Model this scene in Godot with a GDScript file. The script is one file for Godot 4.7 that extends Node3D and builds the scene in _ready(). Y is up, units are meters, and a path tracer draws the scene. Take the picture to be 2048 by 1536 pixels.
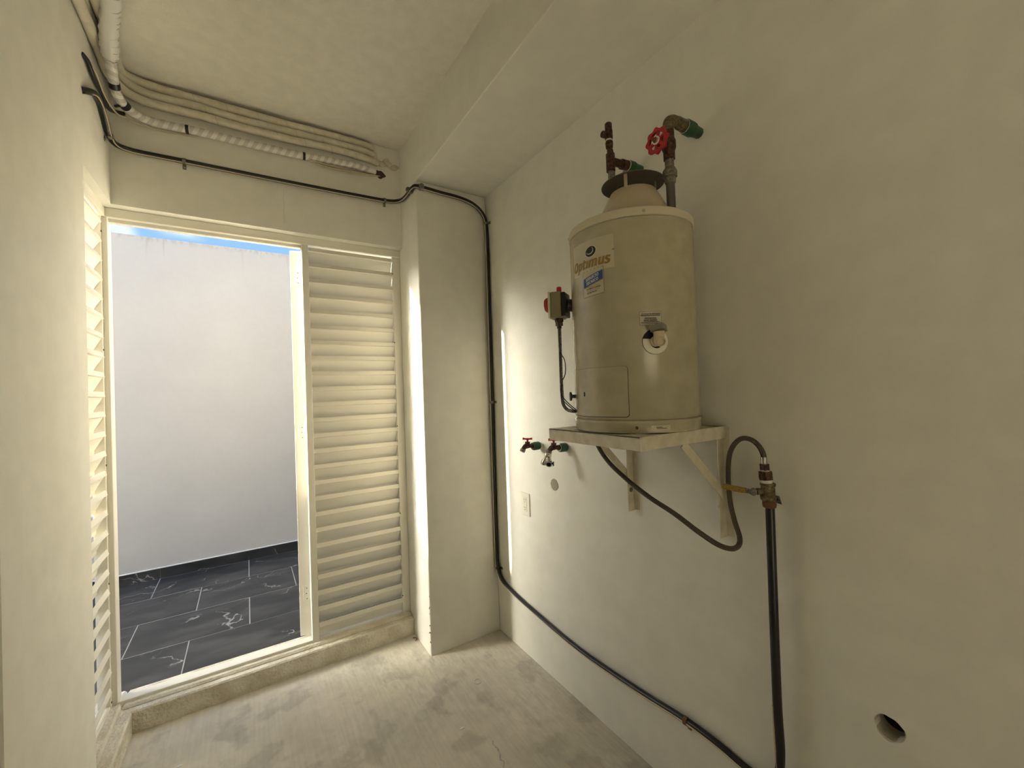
extends Node3D
# A service porch: a storage water heater on a wall bracket, louvred door to a small courtyard.

const SUN_DIR := Vector3(1.0, -0.29, 0.308)
const EXPOSURE := 3.85
const SUN_ENERGY := 1.4
const SKY_ENERGY := 1.0

class MB:
	var v := PackedVector3Array()
	var n := PackedVector3Array()
	var uv := PackedVector2Array()
	func tri(a: Vector3, b: Vector3, c: Vector3, na: Vector3, nb: Vector3, nc: Vector3, ua := Vector2.ZERO, ub := Vector2.ZERO, uc := Vector2.ZERO) -> void:
		var g := (b - a).cross(c - a)
		if g.length_squared() < 1e-16:
			return
		if g.dot(na + nb + nc) > 0.0:
			v.append_array(PackedVector3Array([a, c, b])); n.append_array(PackedVector3Array([na, nc, nb])); uv.append_array(PackedVector2Array([ua, uc, ub]))
		else:
			v.append_array(PackedVector3Array([a, b, c])); n.append_array(PackedVector3Array([na, nb, nc])); uv.append_array(PackedVector2Array([ua, ub, uc]))
	func quad(a: Vector3, b: Vector3, c: Vector3, d: Vector3, nn: Vector3) -> void:
		tri(a, b, c, nn, nn, nn); tri(a, c, d, nn, nn, nn)
	func quadn(a: Vector3, b: Vector3, c: Vector3, d: Vector3, na: Vector3, nb: Vector3, nc: Vector3, nd: Vector3) -> void:
		tri(a, b, c, na, nb, nc); tri(a, c, d, na, nc, nd)
	func poly(p: Array, outward: Vector3) -> void:
		var nn: Vector3 = (p[1] - p[0]).cross(p[2] - p[0])
		if nn.length_squared() < 1e-18 and p.size() > 3:
			nn = (p[2] - p[0]).cross(p[3] - p[0])
		nn = nn.normalized()
		if nn.dot(outward) < 0.0:
			nn = -nn
		for i in range(1, p.size() - 1):
			tri(p[0], p[i], p[i + 1], nn, nn, nn)
	# a chamfered box about a centre, in the axes of a basis
	func box(c: Vector3, size: Vector3, bev := 0.0, b := Basis.IDENTITY) -> void:
		var h := size * 0.5
		if bev <= 0.0:
			for ax in 3:
				for s in [-1.0, 1.0]:
					var o := Vector3.ZERO; o[ax] = s
					var i := (ax + 1) % 3
					var j := (ax + 2) % 3
					var q := []
					for k in [[-1, -1], [1, -1], [1, 1], [-1, 1]]:
						var p := Vector3.ZERO
						p[ax] = s * h[ax]; p[i] = k[0] * h[i]; p[j] = k[1] * h[j]
						q.append(c + b * p)
					poly(q, b * o)
			return
		var e := minf(bev, minf(h.x, minf(h.y, h.z)) * 0.95)
		var P := func(sx: float, sy: float, sz: float, ax: int) -> Vector3:
			var p := Vector3(sx * (h.x - e), sy * (h.y - e), sz * (h.z - e))
			p[ax] = [sx, sy, sz][ax] * h[ax]
			return c + b * p
		for ax in 3:
			var i := (ax + 1) % 3
			var j := (ax + 2) % 3
			for s in [-1.0, 1.0]:
				var q := []
				for k in [[-1, -1], [1, -1], [1, 1], [-1, 1]]:
					var g := [0.0, 0.0, 0.0]
					g[ax] = s; g[i] = float(k[0]); g[j] = float(k[1])
					q.append(P.call(g[0], g[1], g[2], ax))
				var o := Vector3.ZERO; o[ax] = s
				poly(q, b * o)
			for s1 in [-1.0, 1.0]:
				for s2 in [-1.0, 1.0]:
					var g0 := [0.0, 0.0, 0.0]; var g1 := [0.0, 0.0, 0.0]
					g0[i] = s1; g0[j] = s2; g0[ax] = -1.0
					g1[i] = s1; g1[j] = s2; g1[ax] = 1.0
					var o := Vector3.ZERO; o[i] = s1; o[j] = s2
					poly([P.call(g0[0], g0[1], g0[2], i), P.call(g1[0], g1[1], g1[2], i), P.call(g1[0], g1[1], g1[2], j), P.call(g0[0], g0[1], g0[2], j)], b * o)
		for sx in [-1.0, 1.0]:
			for sy in [-1.0, 1.0]:
				for sz in [-1.0, 1.0]:
					poly([P.call(sx, sy, sz, 0), P.call(sx, sy, sz, 1), P.call(sx, sy, sz, 2)], b * Vector3(sx, sy, sz))
	# box from its two corners
	func bx(a: Vector3, c: Vector3, bev := 0.0) -> void:
		box((a + c) * 0.5, (c - a).abs(), bev)
	# a tube along points
	func tube(p: PackedVector3Array, r, sides := 14, caps := true) -> void:
		var m := p.size()
		var t := (p[1] - p[0]).normalized()
		var u := t.cross(Vector3.UP if absf(t.y) < 0.9 else Vector3.RIGHT).normalized()
		var rings := []
		var norms := []
		for i in m:
			var t2: Vector3
			if i == 0: t2 = (p[1] - p[0]).normalized()
			elif i == m - 1: t2 = (p[m - 1] - p[m - 2]).normalized()
			else: t2 = ((p[i + 1] - p[i]).normalized() + (p[i] - p[i - 1]).normalized()).normalized()
			u = (u - t2 * u.dot(t2)).normalized()
			var w := t2.cross(u)
			var rr: float = r[i] if r is Array or r is PackedFloat32Array else r
			var ring := []
			var nr := []
			for k in sides + 1:
				var a := TAU * k / sides
				var d := u * cos(a) + w * sin(a)
				ring.append(p[i] + d * rr); nr.append(d)
			rings.append(ring); norms.append(nr)
		for i in m - 1:
			for k in sides:
				quadn(rings[i][k], rings[i][k + 1], rings[i + 1][k + 1], rings[i + 1][k], norms[i][k], norms[i][k + 1], norms[i + 1][k + 1], norms[i + 1][k])
		if caps:
			for e in [0, m - 1]:
				var o: Vector3 = (p[0] - p[1]).normalized() if e == 0 else (p[m - 1] - p[m - 2]).normalized()
				for k in sides:
					tri(p[e], rings[e][k], rings[e][k + 1], o, o, o)
	func rod(a: Vector3, b: Vector3, r: float, sides := 16) -> void:
		tube(PackedVector3Array([a, b]), r, sides)
	# revolve a profile of (radius, height) about the y axis of a frame
	func lathe(prof: Array, at: Vector3, b := Basis.IDENTITY, sides := 32, sharp := 0.6) -> void:
		var sn := []
		for i in prof.size() - 1:
			var d: Vector2 = prof[i + 1] - prof[i]
			sn.append(Vector2(d.y, -d.x).normalized())
		for i in prof.size() - 1:
			var n0: Vector2 = sn[i]
			var n1: Vector2 = sn[i]
			if i > 0 and sn[i - 1].dot(sn[i]) > sharp: n0 = (sn[i - 1] + sn[i]).normalized()
			if i < sn.size() - 1 and sn[i + 1].dot(sn[i]) > sharp: n1 = (sn[i + 1] + sn[i]).normalized()
			for k in sides:
				var a0 := TAU * k / sides
				var a1 := TAU * (k + 1) / sides
				var d0 := Vector3(cos(a0), 0, sin(a0))
				var d1 := Vector3(cos(a1), 0, sin(a1))
				var f := func(d: Vector3, q: Vector2) -> Vector3: return at + b * (d * q.x + Vector3(0, q.y, 0))
				var g := func(d: Vector3, q: Vector2) -> Vector3: return b * (d * q.x + Vector3(0, q.y, 0))
				quadn(f.call(d0, prof[i]), f.call(d1, prof[i]), f.call(d1, prof[i + 1]), f.call(d0, prof[i + 1]), g.call(d0, n0), g.call(d1, n0), g.call(d1, n1), g.call(d0, n1))
	# a flat outline in the frame's x, y, given thickness along its z
	func prism(pts: PackedVector2Array, z0: float, z1: float, at := Vector3.ZERO, b := Basis.IDENTITY) -> void:
		var idx := Geometry2D.triangulate_polygon(pts)
		var P := func(q: Vector2, z: float) -> Vector3: return at + b * Vector3(q.x, q.y, z)
		for i in range(0, idx.size(), 3):
			for s in [[z0, -1.0], [z1, 1.0]]:
				var o: Vector3 = b * Vector3(0, 0, s[1])
				tri(P.call(pts[idx[i]], s[0]), P.call(pts[idx[i + 1]], s[0]), P.call(pts[idx[i + 2]], s[0]), o, o, o)
		var area := 0.0
		for i in pts.size():
			area += pts[i].cross(pts[(i + 1) % pts.size()])
		for i in pts.size():
			var a := pts[i]
			var c := pts[(i + 1) % pts.size()]
			var d := (c - a).normalized()
			var o2 := Vector2(d.y, -d.x) * (1.0 if area > 0 else -1.0)
			var o: Vector3 = b * Vector3(o2.x, o2.y, 0)
			quad(P.call(a, z0), P.call(c, z0), P.call(c, z1), P.call(a, z1), o)
	# a hexagonal nut between two points
	func hex(a: Vector3, b: Vector3, r: float) -> void:
		var t := (b - a).normalized()
		var u := t.cross(Vector3.UP if absf(t.y) < 0.9 else Vector3.RIGHT).normalized()
		var pts := PackedVector2Array()
		for k in 6:
			pts.append(Vector2(cos(TAU * k / 6.0), sin(TAU * k / 6.0)) * r)
		prism(pts, 0, (b - a).length(), a, Basis(u, t.cross(u), t))
	# a rounded-rectangle plate wrapped on a vertical cylinder; arc position runs to the viewer's right
	func wrap(axis: Vector3, r: float, ang: float, yc: float, w: float, h: float, cr: float, th: float, tilt := 0.0) -> void:
		var xs := []
		for k in 9: xs.append(-w / 2 + cr * (1 - cos(PI / 2 * k / 8.0)))
		var mids := maxi(4, int(w / 0.012))
		for k in range(1, mids): xs.append(lerpf(-w / 2 + cr, w / 2 - cr, float(k) / mids))
		for k in 9: xs.append(w / 2 - cr + cr * sin(PI / 2 * k / 8.0))
		var hy := func(x: float) -> float:
			var e := absf(x) - (w / 2 - cr)
			return h / 2 if e <= 0 else h / 2 - cr + sqrt(maxf(cr * cr - e * e, 0.0))
		var D := func(x: float) -> Vector3:
			var a := deg_to_rad(ang) - x / r
			return Vector3(cos(a), 0, sin(a))
		var P := func(x: float, y: float, rr: float) -> Vector3: return axis + D.call(x) * rr + Vector3(0, yc + y + x * tilt - axis.y, 0)
		for i in xs.size() - 1:
			var x0: float = xs[i]
			var x1: float = xs[i + 1]
			var h0: float = hy.call(x0)
			var h1: float = hy.call(x1)
			var d0: Vector3 = D.call(x0)
			var d1: Vector3 = D.call(x1)
			quadn(P.call(x0, -h0, r + th), P.call(x1, -h1, r + th), P.call(x1, h1, r + th), P.call(x0, h0, r + th), d0, d1, d1, d0)
			quad(P.call(x0, h0, r - 0.001), P.call(x1, h1, r - 0.001), P.call(x1, h1, r + th), P.call(x0, h0, r + th), Vector3.UP)
			quad(P.call(x0, -h0, r - 0.001), P.call(x1, -h1, r - 0.001), P.call(x1, -h1, r + th), P.call(x0, -h0, r + th), Vector3.DOWN)
		for s in [-1.0, 1.0]:
			var x: float = s * w / 2
			var hh := h / 2 - cr
			var d: Vector3 = D.call(x)
			quad(P.call(x, -hh, r - 0.001), P.call(x, hh, r - 0.001), P.call(x, hh, r + th), P.call(x, -hh, r + th), Vector3(d.z, 0, -d.x) * s)
	func add_text(arr: Array, f: Callable) -> void:
		var vs: PackedVector3Array = arr[Mesh.ARRAY_VERTEX]
		var ns: PackedVector3Array = arr[Mesh.ARRAY_NORMAL]
		var ix: PackedInt32Array = arr[Mesh.ARRAY_INDEX] if arr[Mesh.ARRAY_INDEX] != null else PackedInt32Array(range(vs.size()))
		for i in range(0, ix.size(), 3):
			var q := []
			for k in 3:
				q.append(f.call(vs[ix[i + k]], ns[ix[i + k]]))
			tri(q[0][0], q[1][0], q[2][0], q[0][1], q[1][1], q[2][1])
	func mesh() -> ArrayMesh:
		var arr := []
		arr.resize(Mesh.ARRAY_MAX)
		arr[Mesh.ARRAY_VERTEX] = v
		arr[Mesh.ARRAY_NORMAL] = n
		arr[Mesh.ARRAY_TEX_UV] = uv
		var m := ArrayMesh.new()
		m.add_surface_from_arrays(Mesh.PRIMITIVE_TRIANGLES, arr)
		return m

var M := {}
var rng := RandomNumberGenerator.new()

func obj(called: String, mb: MB, material: Material, parent: Node3D = self, at := Vector3.ZERO) -> MeshInstance3D:
	var base := at if parent == self else parent.global_position
	if base != Vector3.ZERO:
		for i in mb.v.size():
			mb.v[i] -= base
	var o := MeshInstance3D.new()
	o.name = called
	o.mesh = mb.mesh()
	o.material_override = material
	parent.add_child(o, true)
	if parent == self:
		o.position = at
	return o

func numbered(called: String) -> String:
	if not has_node(called):
		return called
	var k := 1
	while has_node("%s_%03d" % [called, k]): k += 1
	return "%s_%03d" % [called, k]

func tag(o: Node3D, label: String, category: String, group := "", kind := "") -> Node3D:
	o.set_meta("label", label)
	o.set_meta("category", category)
	if group: o.set_meta("group", group)
	if kind: o.set_meta("kind", kind)
	return o

func thing(called: String, label: String, category: String, at := Vector3.ZERO, group := "", kind := "") -> Node3D:
	var o := Node3D.new()
	o.name = numbered(called)
	add_child(o)
	o.position = at
	tag(o, label, category, group, kind)
	return o

func mat(called: String, c: Color, rough := 0.6, metal := 0.0, extra := {}) -> StandardMaterial3D:
	var m := StandardMaterial3D.new()
	m.resource_name = called
	m.albedo_color = Color(c.r, c.g, c.b).linear_to_srgb()
	m.roughness = rough
	m.metallic = metal
	for k in extra: m.set(k, extra[k])
	return m

func noise_tex(freq: float, lo: Color, hi: Color, sd := 1, octaves := 4, size := 512, kind := FastNoiseLite.TYPE_SIMPLEX_SMOOTH, offs := PackedFloat32Array([0.2, 0.8])) -> NoiseTexture2D:
	var f := FastNoiseLite.new()
	f.seed = sd; f.frequency = freq; f.fractal_octaves = octaves; f.noise_type = kind
	var t := NoiseTexture2D.new()
	t.width = size; t.height = size; t.seamless = true; t.noise = f
	var g := Gradient.new()
	g.offsets = offs
	g.colors = PackedColorArray([lo, hi])
	t.color_ramp = g
	return t

func bump_tex(freq: float, strength: float, sd := 3, octaves := 3, size := 512) -> NoiseTexture2D:
	var f := FastNoiseLite.new()
	f.seed = sd; f.frequency = freq; f.fractal_octaves = octaves
	var t := NoiseTexture2D.new()
	t.width = size; t.height = size; t.seamless = true; t.noise = f
	t.as_normal_map = true; t.bump_strength = strength
	return t

func tri_tex(m: StandardMaterial3D, albedo: Texture2D, normal: Texture2D, scale: float, nscale := 1.0) -> StandardMaterial3D:
	m.uv1_triplanar = true; m.uv1_world_triplanar = true
	m.uv1_scale = Vector3.ONE * scale
	if albedo: m.albedo_texture = albedo
	if normal:
		m.normal_enabled = true; m.normal_texture = normal; m.normal_scale = nscale
	return m

func spline(p: Array, per := 6) -> PackedVector3Array:
	var out := PackedVector3Array()
	for i in p.size() - 1:
		var p0: Vector3 = p[maxi(i - 1, 0)]
		var p1: Vector3 = p[i]
		var p2: Vector3 = p[i + 1]
		var p3: Vector3 = p[mini(i + 2, p.size() - 1)]
		# centripetal form keeps close points from looping
		var t0 := 0.0
		var t1 := t0 + maxf(pow(p0.distance_to(p1), 0.5), 1e-4)
		var t2 := t1 + maxf(pow(p1.distance_to(p2), 0.5), 1e-4)
		var t3 := t2 + maxf(pow(p2.distance_to(p3), 0.5), 1e-4)
		if i == 0: p0 = p1 - (p2 - p1) * 0.01; t1 = t0 + pow(p0.distance_to(p1), 0.5); t2 = t1 + pow(p1.distance_to(p2), 0.5); t3 = t2 + maxf(pow(p2.distance_to(p3), 0.5), 1e-4)
		if i == p.size() - 2: p3 = p2 + (p2 - p1) * 0.01; t3 = t2 + pow(p2.distance_to(p3), 0.5)
		for k in per:
			var t := lerpf(t1, t2, float(k) / per)
			var a1 := p0 * ((t1 - t) / (t1 - t0)) + p1 * ((t - t0) / (t1 - t0))
			var a2 := p1 * ((t2 - t) / (t2 - t1)) + p2 * ((t - t1) / (t2 - t1))
			var a3 := p2 * ((t3 - t) / (t3 - t2)) + p3 * ((t - t2) / (t3 - t2))
			var b1 := a1 * ((t2 - t) / (t2 - t0)) + a2 * ((t - t0) / (t2 - t0))
			var b2 := a2 * ((t3 - t) / (t3 - t1)) + a3 * ((t - t1) / (t3 - t1))
			out.append(b1 * ((t2 - t) / (t2 - t1)) + b2 * ((t - t1) / (t2 - t1)))
	out.append(p[p.size() - 1])
	return out

func text_arrays(s: String, bold := true) -> Array:
	var tm := TextMesh.new()
	var f := SystemFont.new()
	f.font_names = PackedStringArray(["Droid Sans"])
	f.font_weight = 700 if bold else 400
	tm.font = f
	tm.text = s
	tm.font_size = 64
	tm.pixel_size = 0.01
	tm.depth = 0.02
	tm.curve_step = 1.0
	return tm.surface_get_arrays(0)

# lettering wrapped on the cylinder: centred on ang, baseline-to-top box scaled to w x h
func wrap_text(mb: MB, s: String, axis: Vector3, r: float, ang: float, yc: float, w: float, h: float, shear := 0.0, slope := 0.0, bold := true, depth := 0.0004) -> void:
	var arr := text_arrays(s, bold)
	var lo := Vector3.INF
	var hi := -Vector3.INF
	for p in arr[Mesh.ARRAY_VERTEX]:
		lo = lo.min(p); hi = hi.max(p)
	var c := (lo + hi) * 0.5
	var sx := w / (hi.x - lo.x)
	var sy := h / (hi.y - lo.y)
	var sz := depth / maxf(hi.z - lo.z, 1e-6)
	mb.add_text(arr, func(p: Vector3, nn: Vector3) -> Array:
		var y := (p.y - c.y) * sy
		var x := (p.x - c.x) * sx + y * shear
		var a := deg_to_rad(ang) - x / r
		var d := Vector3(cos(a), 0, sin(a))
		var t := Vector3(d.z, 0, -d.x)
		return [axis + d * (r + (p.z - lo.z) * sz) + Vector3(0, yc + y + x * slope - axis.y, 0), t * nn.x + Vector3(0, nn.y, 0) + d * nn.z])

func make_sky() -> ImageTexture:
	var w := 1024
	var h := 512
	var im := Image.create(w, h, false, Image.FORMAT_RGBF)
	var f := FastNoiseLite.new()
	f.seed = 11; f.frequency = 1.6; f.fractal_octaves = 5; f.noise_type = FastNoiseLite.TYPE_SIMPLEX_SMOOTH
	var sun := -SUN_DIR.normalized()
	var puff := Vector3(-0.187, 0.297, -0.936).normalized()
	for j in h:
		var el := (0.5 - (j + 0.5) / h) * PI
		for i in w:
			var az := (i + 0.5) / w * TAU
			var d := Vector3(sin(az) * cos(el), sin(el), -cos(az) * cos(el))
			var y := maxf(d.y, 0.0)
			var c := Vector3(0.062, 0.142, 0.34).lerp(Vector3(0.23, 0.28, 0.34), pow(1.0 - y, 6.0))
			# bright hazy glow round the low sun, added to light the room
			var off := rad_to_deg(acos(clampf(d.dot(sun), -1.0, 1.0)))
			c += Vector3(1.0, 0.94, 0.80) * (46.0 * exp(-pow(off / 13.0, 1.6)) + 0.08 * exp(-off / 26.0)) * smoothstep(-0.01, 0.06, d.y)
			var q := d / (y + 0.25)
			var k := f.get_noise_3d(q.x, q.y, q.z) * 0.5 + 0.5
			k = smoothstep(0.56, 0.78, k) * smoothstep(0.0, 0.15, d.y) * 0.9
			k = maxf(k, smoothstep(0.9990, 0.9999, d.dot(puff) + 0.0005 * f.get_noise_3d(d.x * 22.0, d.y * 22.0, d.z * 22.0)) * 0.45)
			c = c.lerp(Vector3(0.42, 0.41, 0.39), k)
			if d.y < 0.0: c = Vector3(0.34, 0.32, 0.28)
			im.set_pixel(i, j, Color(c.x, c.y, c.z))
	return ImageTexture.create_from_image(im)

func make_floor_tex() -> ImageTexture:
	var s := 1024
	var im := Image.create(s, s, false, Image.FORMAT_RGB8)
	var f := FastNoiseLite.new(); f.seed = 5; f.frequency = 1.0; f.fractal_octaves = 5
	var g := FastNoiseLite.new(); g.seed = 9; g.frequency = 1.0; g.fractal_octaves = 3
	var crack := [Vector2(-0.40, 0.62), Vector2(-0.42, 0.72), Vector2(-0.46, 0.80), Vector2(-0.47, 0.90), Vector2(-0.53, 0.99), Vector2(-0.55, 1.10)]
	for j in s:
		var z := -0.4 + 3.6 * (j + 0.5) / s
		for i in s:
			var x := -1.8 + 2.0 * (i + 0.5) / s
			var a := f.get_noise_2d(x * 2.2, z * 2.2)
			var b := g.get_noise_2d(x * 60.0, z * 3.0)      # broom lines run with the length of the floor
			var b2 := g.get_noise_2d(x * 14.0 + 30.0, z * 14.0)
			var k := 1.06 + 0.16 * a + 0.075 * b + 0.07 * b2
			var blot := smoothstep(0.12, 0.42, f.get_noise_2d(x * 4.1 + 7.0, z * 4.1 - 3.0))
			k -= 0.18 * blot
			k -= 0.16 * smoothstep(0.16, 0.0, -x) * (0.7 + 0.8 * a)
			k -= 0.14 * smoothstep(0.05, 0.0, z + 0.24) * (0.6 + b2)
			for c in crack.size() - 1:
				var A: Vector2 = crack[c]
				var B: Vector2 = crack[c + 1]
				var P := Vector2(x + 0.012 * b2, z)
				var t := clampf((P - A).dot(B - A) / (B - A).length_squared(), 0, 1)
				if P.distance_to(A.lerp(B, t)) < 0.0016: k *= 0.62
			k = clampf(k, 0.2, 1.2)
			var warm := 0.5 + 0.5 * f.get_noise_2d(x * 1.7 - 9.0, z * 1.7)
			var col := Color(0.64, 0.585, 0.465).lerp(Color(0.60, 0.575, 0.49), warm) * k
			im.set_pixel(i, j, Color(clampf(col.r, 0, 1), clampf(col.g, 0, 1), clampf(col.b, 0, 1)).linear_to_srgb())
	return ImageTexture.create_from_image(im)

# dark marble: pale veins where warped noise crosses nought
func make_marble_tex() -> ImageTexture:
	var s := 1024
	var im := Image.create(s, s, false, Image.FORMAT_RGB8)
	var f := FastNoiseLite.new(); f.seed = 21; f.frequency = 1.0; f.fractal_octaves = 3
	var g := FastNoiseLite.new(); g.seed = 33; g.frequency = 1.0; g.fractal_octaves = 5
	for j in s:
		for i in s:
			var x := 3.0 * (i + 0.5) / s
			var y := 3.0 * (j + 0.5) / s
			var wx := 0.10 * g.get_noise_2d(x * 4.0, y * 4.0)
			var wy := 0.10 * g.get_noise_2d(x * 4.0 + 50.0, y * 4.0)
			var a := absf(f.get_noise_2d((x + wx) * 1.5, (y + wy) * 2.6))
			var b := absf(f.get_noise_2d((x + wy) * 1.1 + 20.0, (y - wx) * 1.4 + 9.0))
			var gate := smoothstep(-0.05, 0.22, g.get_noise_2d(x * 1.3 + 3.0, y * 1.3))
			var gate2 := smoothstep(-0.02, 0.25, g.get_noise_2d(x * 1.6 - 13.0, y * 1.6))
			var v := gate * smoothstep(0.022, 0.004, a) * 0.9 + gate2 * smoothstep(0.013, 0.002, b) * 0.7
			var cloud := 0.5 + 0.5 * g.get_noise_2d(x * 2.4, y * 6.0)
			var base := Color(0.026, 0.027, 0.027).lerp(Color(0.060, 0.059, 0.056), smoothstep(0.3, 0.85, cloud))
			var c := base.lerp(Color(0.40, 0.38, 0.34), clampf(v, 0, 1))
			im.set_pixel(i, j, c.linear_to_srgb())
	return ImageTexture.create_from_image(im)

# white courtyard wall with rain streaks under its coping
func make_yard_wall_tex() -> ImageTexture:
	var w := 1024
	var h := 256
	var im := Image.create(w, h, false, Image.FORMAT_RGB8)
	var f := FastNoiseLite.new(); f.seed = 41; f.frequency = 1.0; f.fractal_octaves = 4
	for j in h:
		var y := 2.7 * (1.0 - (j + 0.5) / h)      # height above the courtyard floor
		for i in w:
			var x := 6.0 * (i + 0.5) / w
			var k := 0.965 + 0.04 * f.get_noise_2d(x * 1.8, y * 1.8) + 0.02 * f.get_noise_2d(x * 18.0, y * 18.0)
			var top := 2.7 - y
			var len := maxf(0.0, f.get_noise_2d(x * 7.0, 4.0) * 0.75)
			var streak := smoothstep(0.12, 0.60, f.get_noise_2d(x * 15.0, 9.0 + y * 0.12)) * smoothstep(len + 0.05, 0.0, top)
			streak = maxf(streak, smoothstep(0.05, 0.0, top) * smoothstep(-0.1, 0.4, f.get_noise_2d(x * 25.0, y * 12.0)) * 0.7)
			var c := Color(0.60, 0.58, 0.53) * k
			c = c.lerp(Color(0.36, 0.31, 0.23), streak * 0.6)
			im.set_pixel(i, j, Color(clampf(c.r, 0, 1), clampf(c.g, 0, 1), clampf(c.b, 0, 1)).linear_to_srgb())
	return ImageTexture.create_from_image(im)

func materials() -> void:
	var peel := bump_tex(0.045, 5.0, 3, 4)
	var rough_peel := bump_tex(0.09, 9.0, 8, 3)
	M.wall = tri_tex(mat("cream plaster", Color(0.84, 0.824, 0.735), 0.62), noise_tex(0.006, Color(0.98, 0.98, 0.98), Color(1, 1, 1), 4), peel, 2.4, 0.045)
	M.ceiling = tri_tex(mat("ceiling plaster", Color(0.85, 0.82, 0.715), 0.8), noise_tex(0.008, Color(0.975, 0.975, 0.975), Color(1, 1, 1), 14), rough_peel, 3.2, 0.22)
	M.curb = tri_tex(mat("dusty plaster", Color(0.80, 0.755, 0.63), 0.8), noise_tex(0.012, Color(0.90, 0.885, 0.85), Color(1, 1, 1), 24), rough_peel, 1.3, 0.3)
	M.facade = mat("tan outside render", Color(0.46, 0.42, 0.35), 0.8)  # for walls out of view; tone set by the light they bounce
	M.patio = mat("dark render of added patio", Color(0.06, 0.05, 0.035), 0.85)  # added patio wall and roof, dark to hold back fill light
	M.patio_floor = mat("pale paving of added patio", Color(0.80, 0.74, 0.58), 0.85)  # added patio floor, pale to bounce fill light indoors
	M.facade_white = mat("white plaster ledge", Color(0.80, 0.78, 0.70), 0.8)
	M.white_alu = mat("white lacquered aluminium", Color(0.80, 0.775, 0.68), 0.38)
	M.shade_gap = mat("dark gap", Color(0.03, 0.028, 0.022), 0.9)
	M.enamel = tri_tex(mat("cream enamel", Color(0.50, 0.455, 0.315), 0.24, 0.0, {"clearcoat_enabled": true, "clearcoat": 0.3, "clearcoat_roughness": 0.15}), noise_tex(0.02, Color(0.93, 0.93, 0.92), Color(1, 1, 1), 6), null, 1.5)
	M.enamel_lid = mat("cream enamel lid", Color(0.63, 0.575, 0.42), 0.4)
	M.hood = mat("beige hood enamel", Color(0.52, 0.44, 0.30), 0.4)
	M.hood_dark = mat("dark sheet metal", Color(0.13, 0.105, 0.07), 0.55, 0.2)  # one dark tone over the whole cap disc
	M.decal = mat("clear sticker", Color(0.575, 0.525, 0.375), 0.3)
	M.gold = mat("gold print", Color(0.30, 0.195, 0.045), 0.5)
	M.black_print = mat("black print", Color(0.014, 0.013, 0.010), 0.6)
	M.white_print = mat("white print", Color(0.78, 0.76, 0.68), 0.6)
	M.blue_print = mat("blue print", Color(0.025, 0.075, 0.26), 0.5)
	M.brown_print = mat("brown print", Color(0.18, 0.12, 0.06), 0.6)
	M.black = mat("black plastic", Color(0.012, 0.011, 0.010), 0.35)
	M.pipe_black = mat("black gas pipe", Color(0.010, 0.009, 0.008), 0.32)
	M.stripe = mat("pale stripe", Color(0.62, 0.52, 0.34), 0.5)
	M.red = mat("red plastic", Color(0.42, 0.015, 0.02), 0.4)
	M.green = mat("green pipe plastic", Color(0.015, 0.075, 0.028), 0.45)
	M.copper = tri_tex(mat("browned copper", Color(0.16, 0.085, 0.05), 0.5, 0.55), noise_tex(0.03, Color(0.45, 0.42, 0.38), Color(1, 1, 1), 7), null, 6.0)
	M.brass = tri_tex(mat("tarnished brass", Color(0.24, 0.20, 0.115), 0.45, 0.5), noise_tex(0.03, Color(0.6, 0.58, 0.5), Color(1, 1, 1), 17), null, 6.0)
	M.galv = tri_tex(mat("dull galvanised steel", Color(0.33, 0.30, 0.23), 0.45, 0.6), noise_tex(0.03, Color(0.6, 0.6, 0.6), Color(1, 1, 1), 27), null, 8.0)
	M.chrome = mat("chrome", Color(0.62, 0.60, 0.55), 0.16, 1.0)
	M.tape = mat("thread tape", Color(0.78, 0.74, 0.68), 0.6)
	M.rust = mat("rusty steel", Color(0.16, 0.07, 0.035), 0.8)
	M.hose = tri_tex(mat("braided hose", Color(0.17, 0.145, 0.105), 0.5, 0.3), noise_tex(0.05, Color(0.55, 0.5, 0.45), Color(1, 1, 1), 37), bump_tex(0.12, 8.0, 5), 14.0, 0.8)
	M.yellow = tri_tex(mat("yellow vinyl", Color(0.46, 0.30, 0.035), 0.5), noise_tex(0.03, Color(0.72, 0.7, 0.6), Color(1, 1, 1), 47), null, 9.0)
	M.bracket = tri_tex(mat("white painted steel", Color(0.76, 0.715, 0.565), 0.42), noise_tex(0.016, Color(0.93, 0.92, 0.90), Color(1, 1, 1), 57, 5), null, 3.0)
	M.wrap = mat("white wrapping tape", Color(0.82, 0.80, 0.75), 0.45)
	M.wrap_grey = mat("overlapped and creased wrapping tape", Color(0.62, 0.60, 0.56), 0.5)
	M.painted = tri_tex(mat("painted pipe insulation", Color(0.72, 0.68, 0.56), 0.75), noise_tex(0.02, Color(0.94, 0.93, 0.91), Color(1, 1, 1), 67), peel, 2.0, 0.12)
	M.cream_wire = mat("cream wire", Color(0.62, 0.53, 0.36), 0.5)
	M.socket = mat("white socket plastic", Color(0.80, 0.775, 0.66), 0.35)
	M.grey_cap = mat("grey cap", Color(0.33, 0.295, 0.215), 0.6)
	M.drain = mat("ivory plastic", Color(0.62, 0.53, 0.33), 0.4)
	M.drain_cap = mat("grey drain handle", Color(0.22, 0.205, 0.15), 0.5)
	M.steel = mat("bare steel", Color(0.42, 0.40, 0.35), 0.35, 0.8)
	M.therm = mat("thermostat metal", Color(0.30, 0.265, 0.165), 0.4, 0.3)
	M.wood = mat("dark brown door", Color(0.07, 0.05, 0.032), 0.5)
	M.sleeve = mat("old cement sleeve", Color(0.60, 0.545, 0.42), 0.9)
	M.hole_dark = mat("brown hole inside", Color(0.075, 0.05, 0.03), 0.9)
	M.floor = mat("broomed concrete", Color(1, 1, 1), 0.85)
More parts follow.
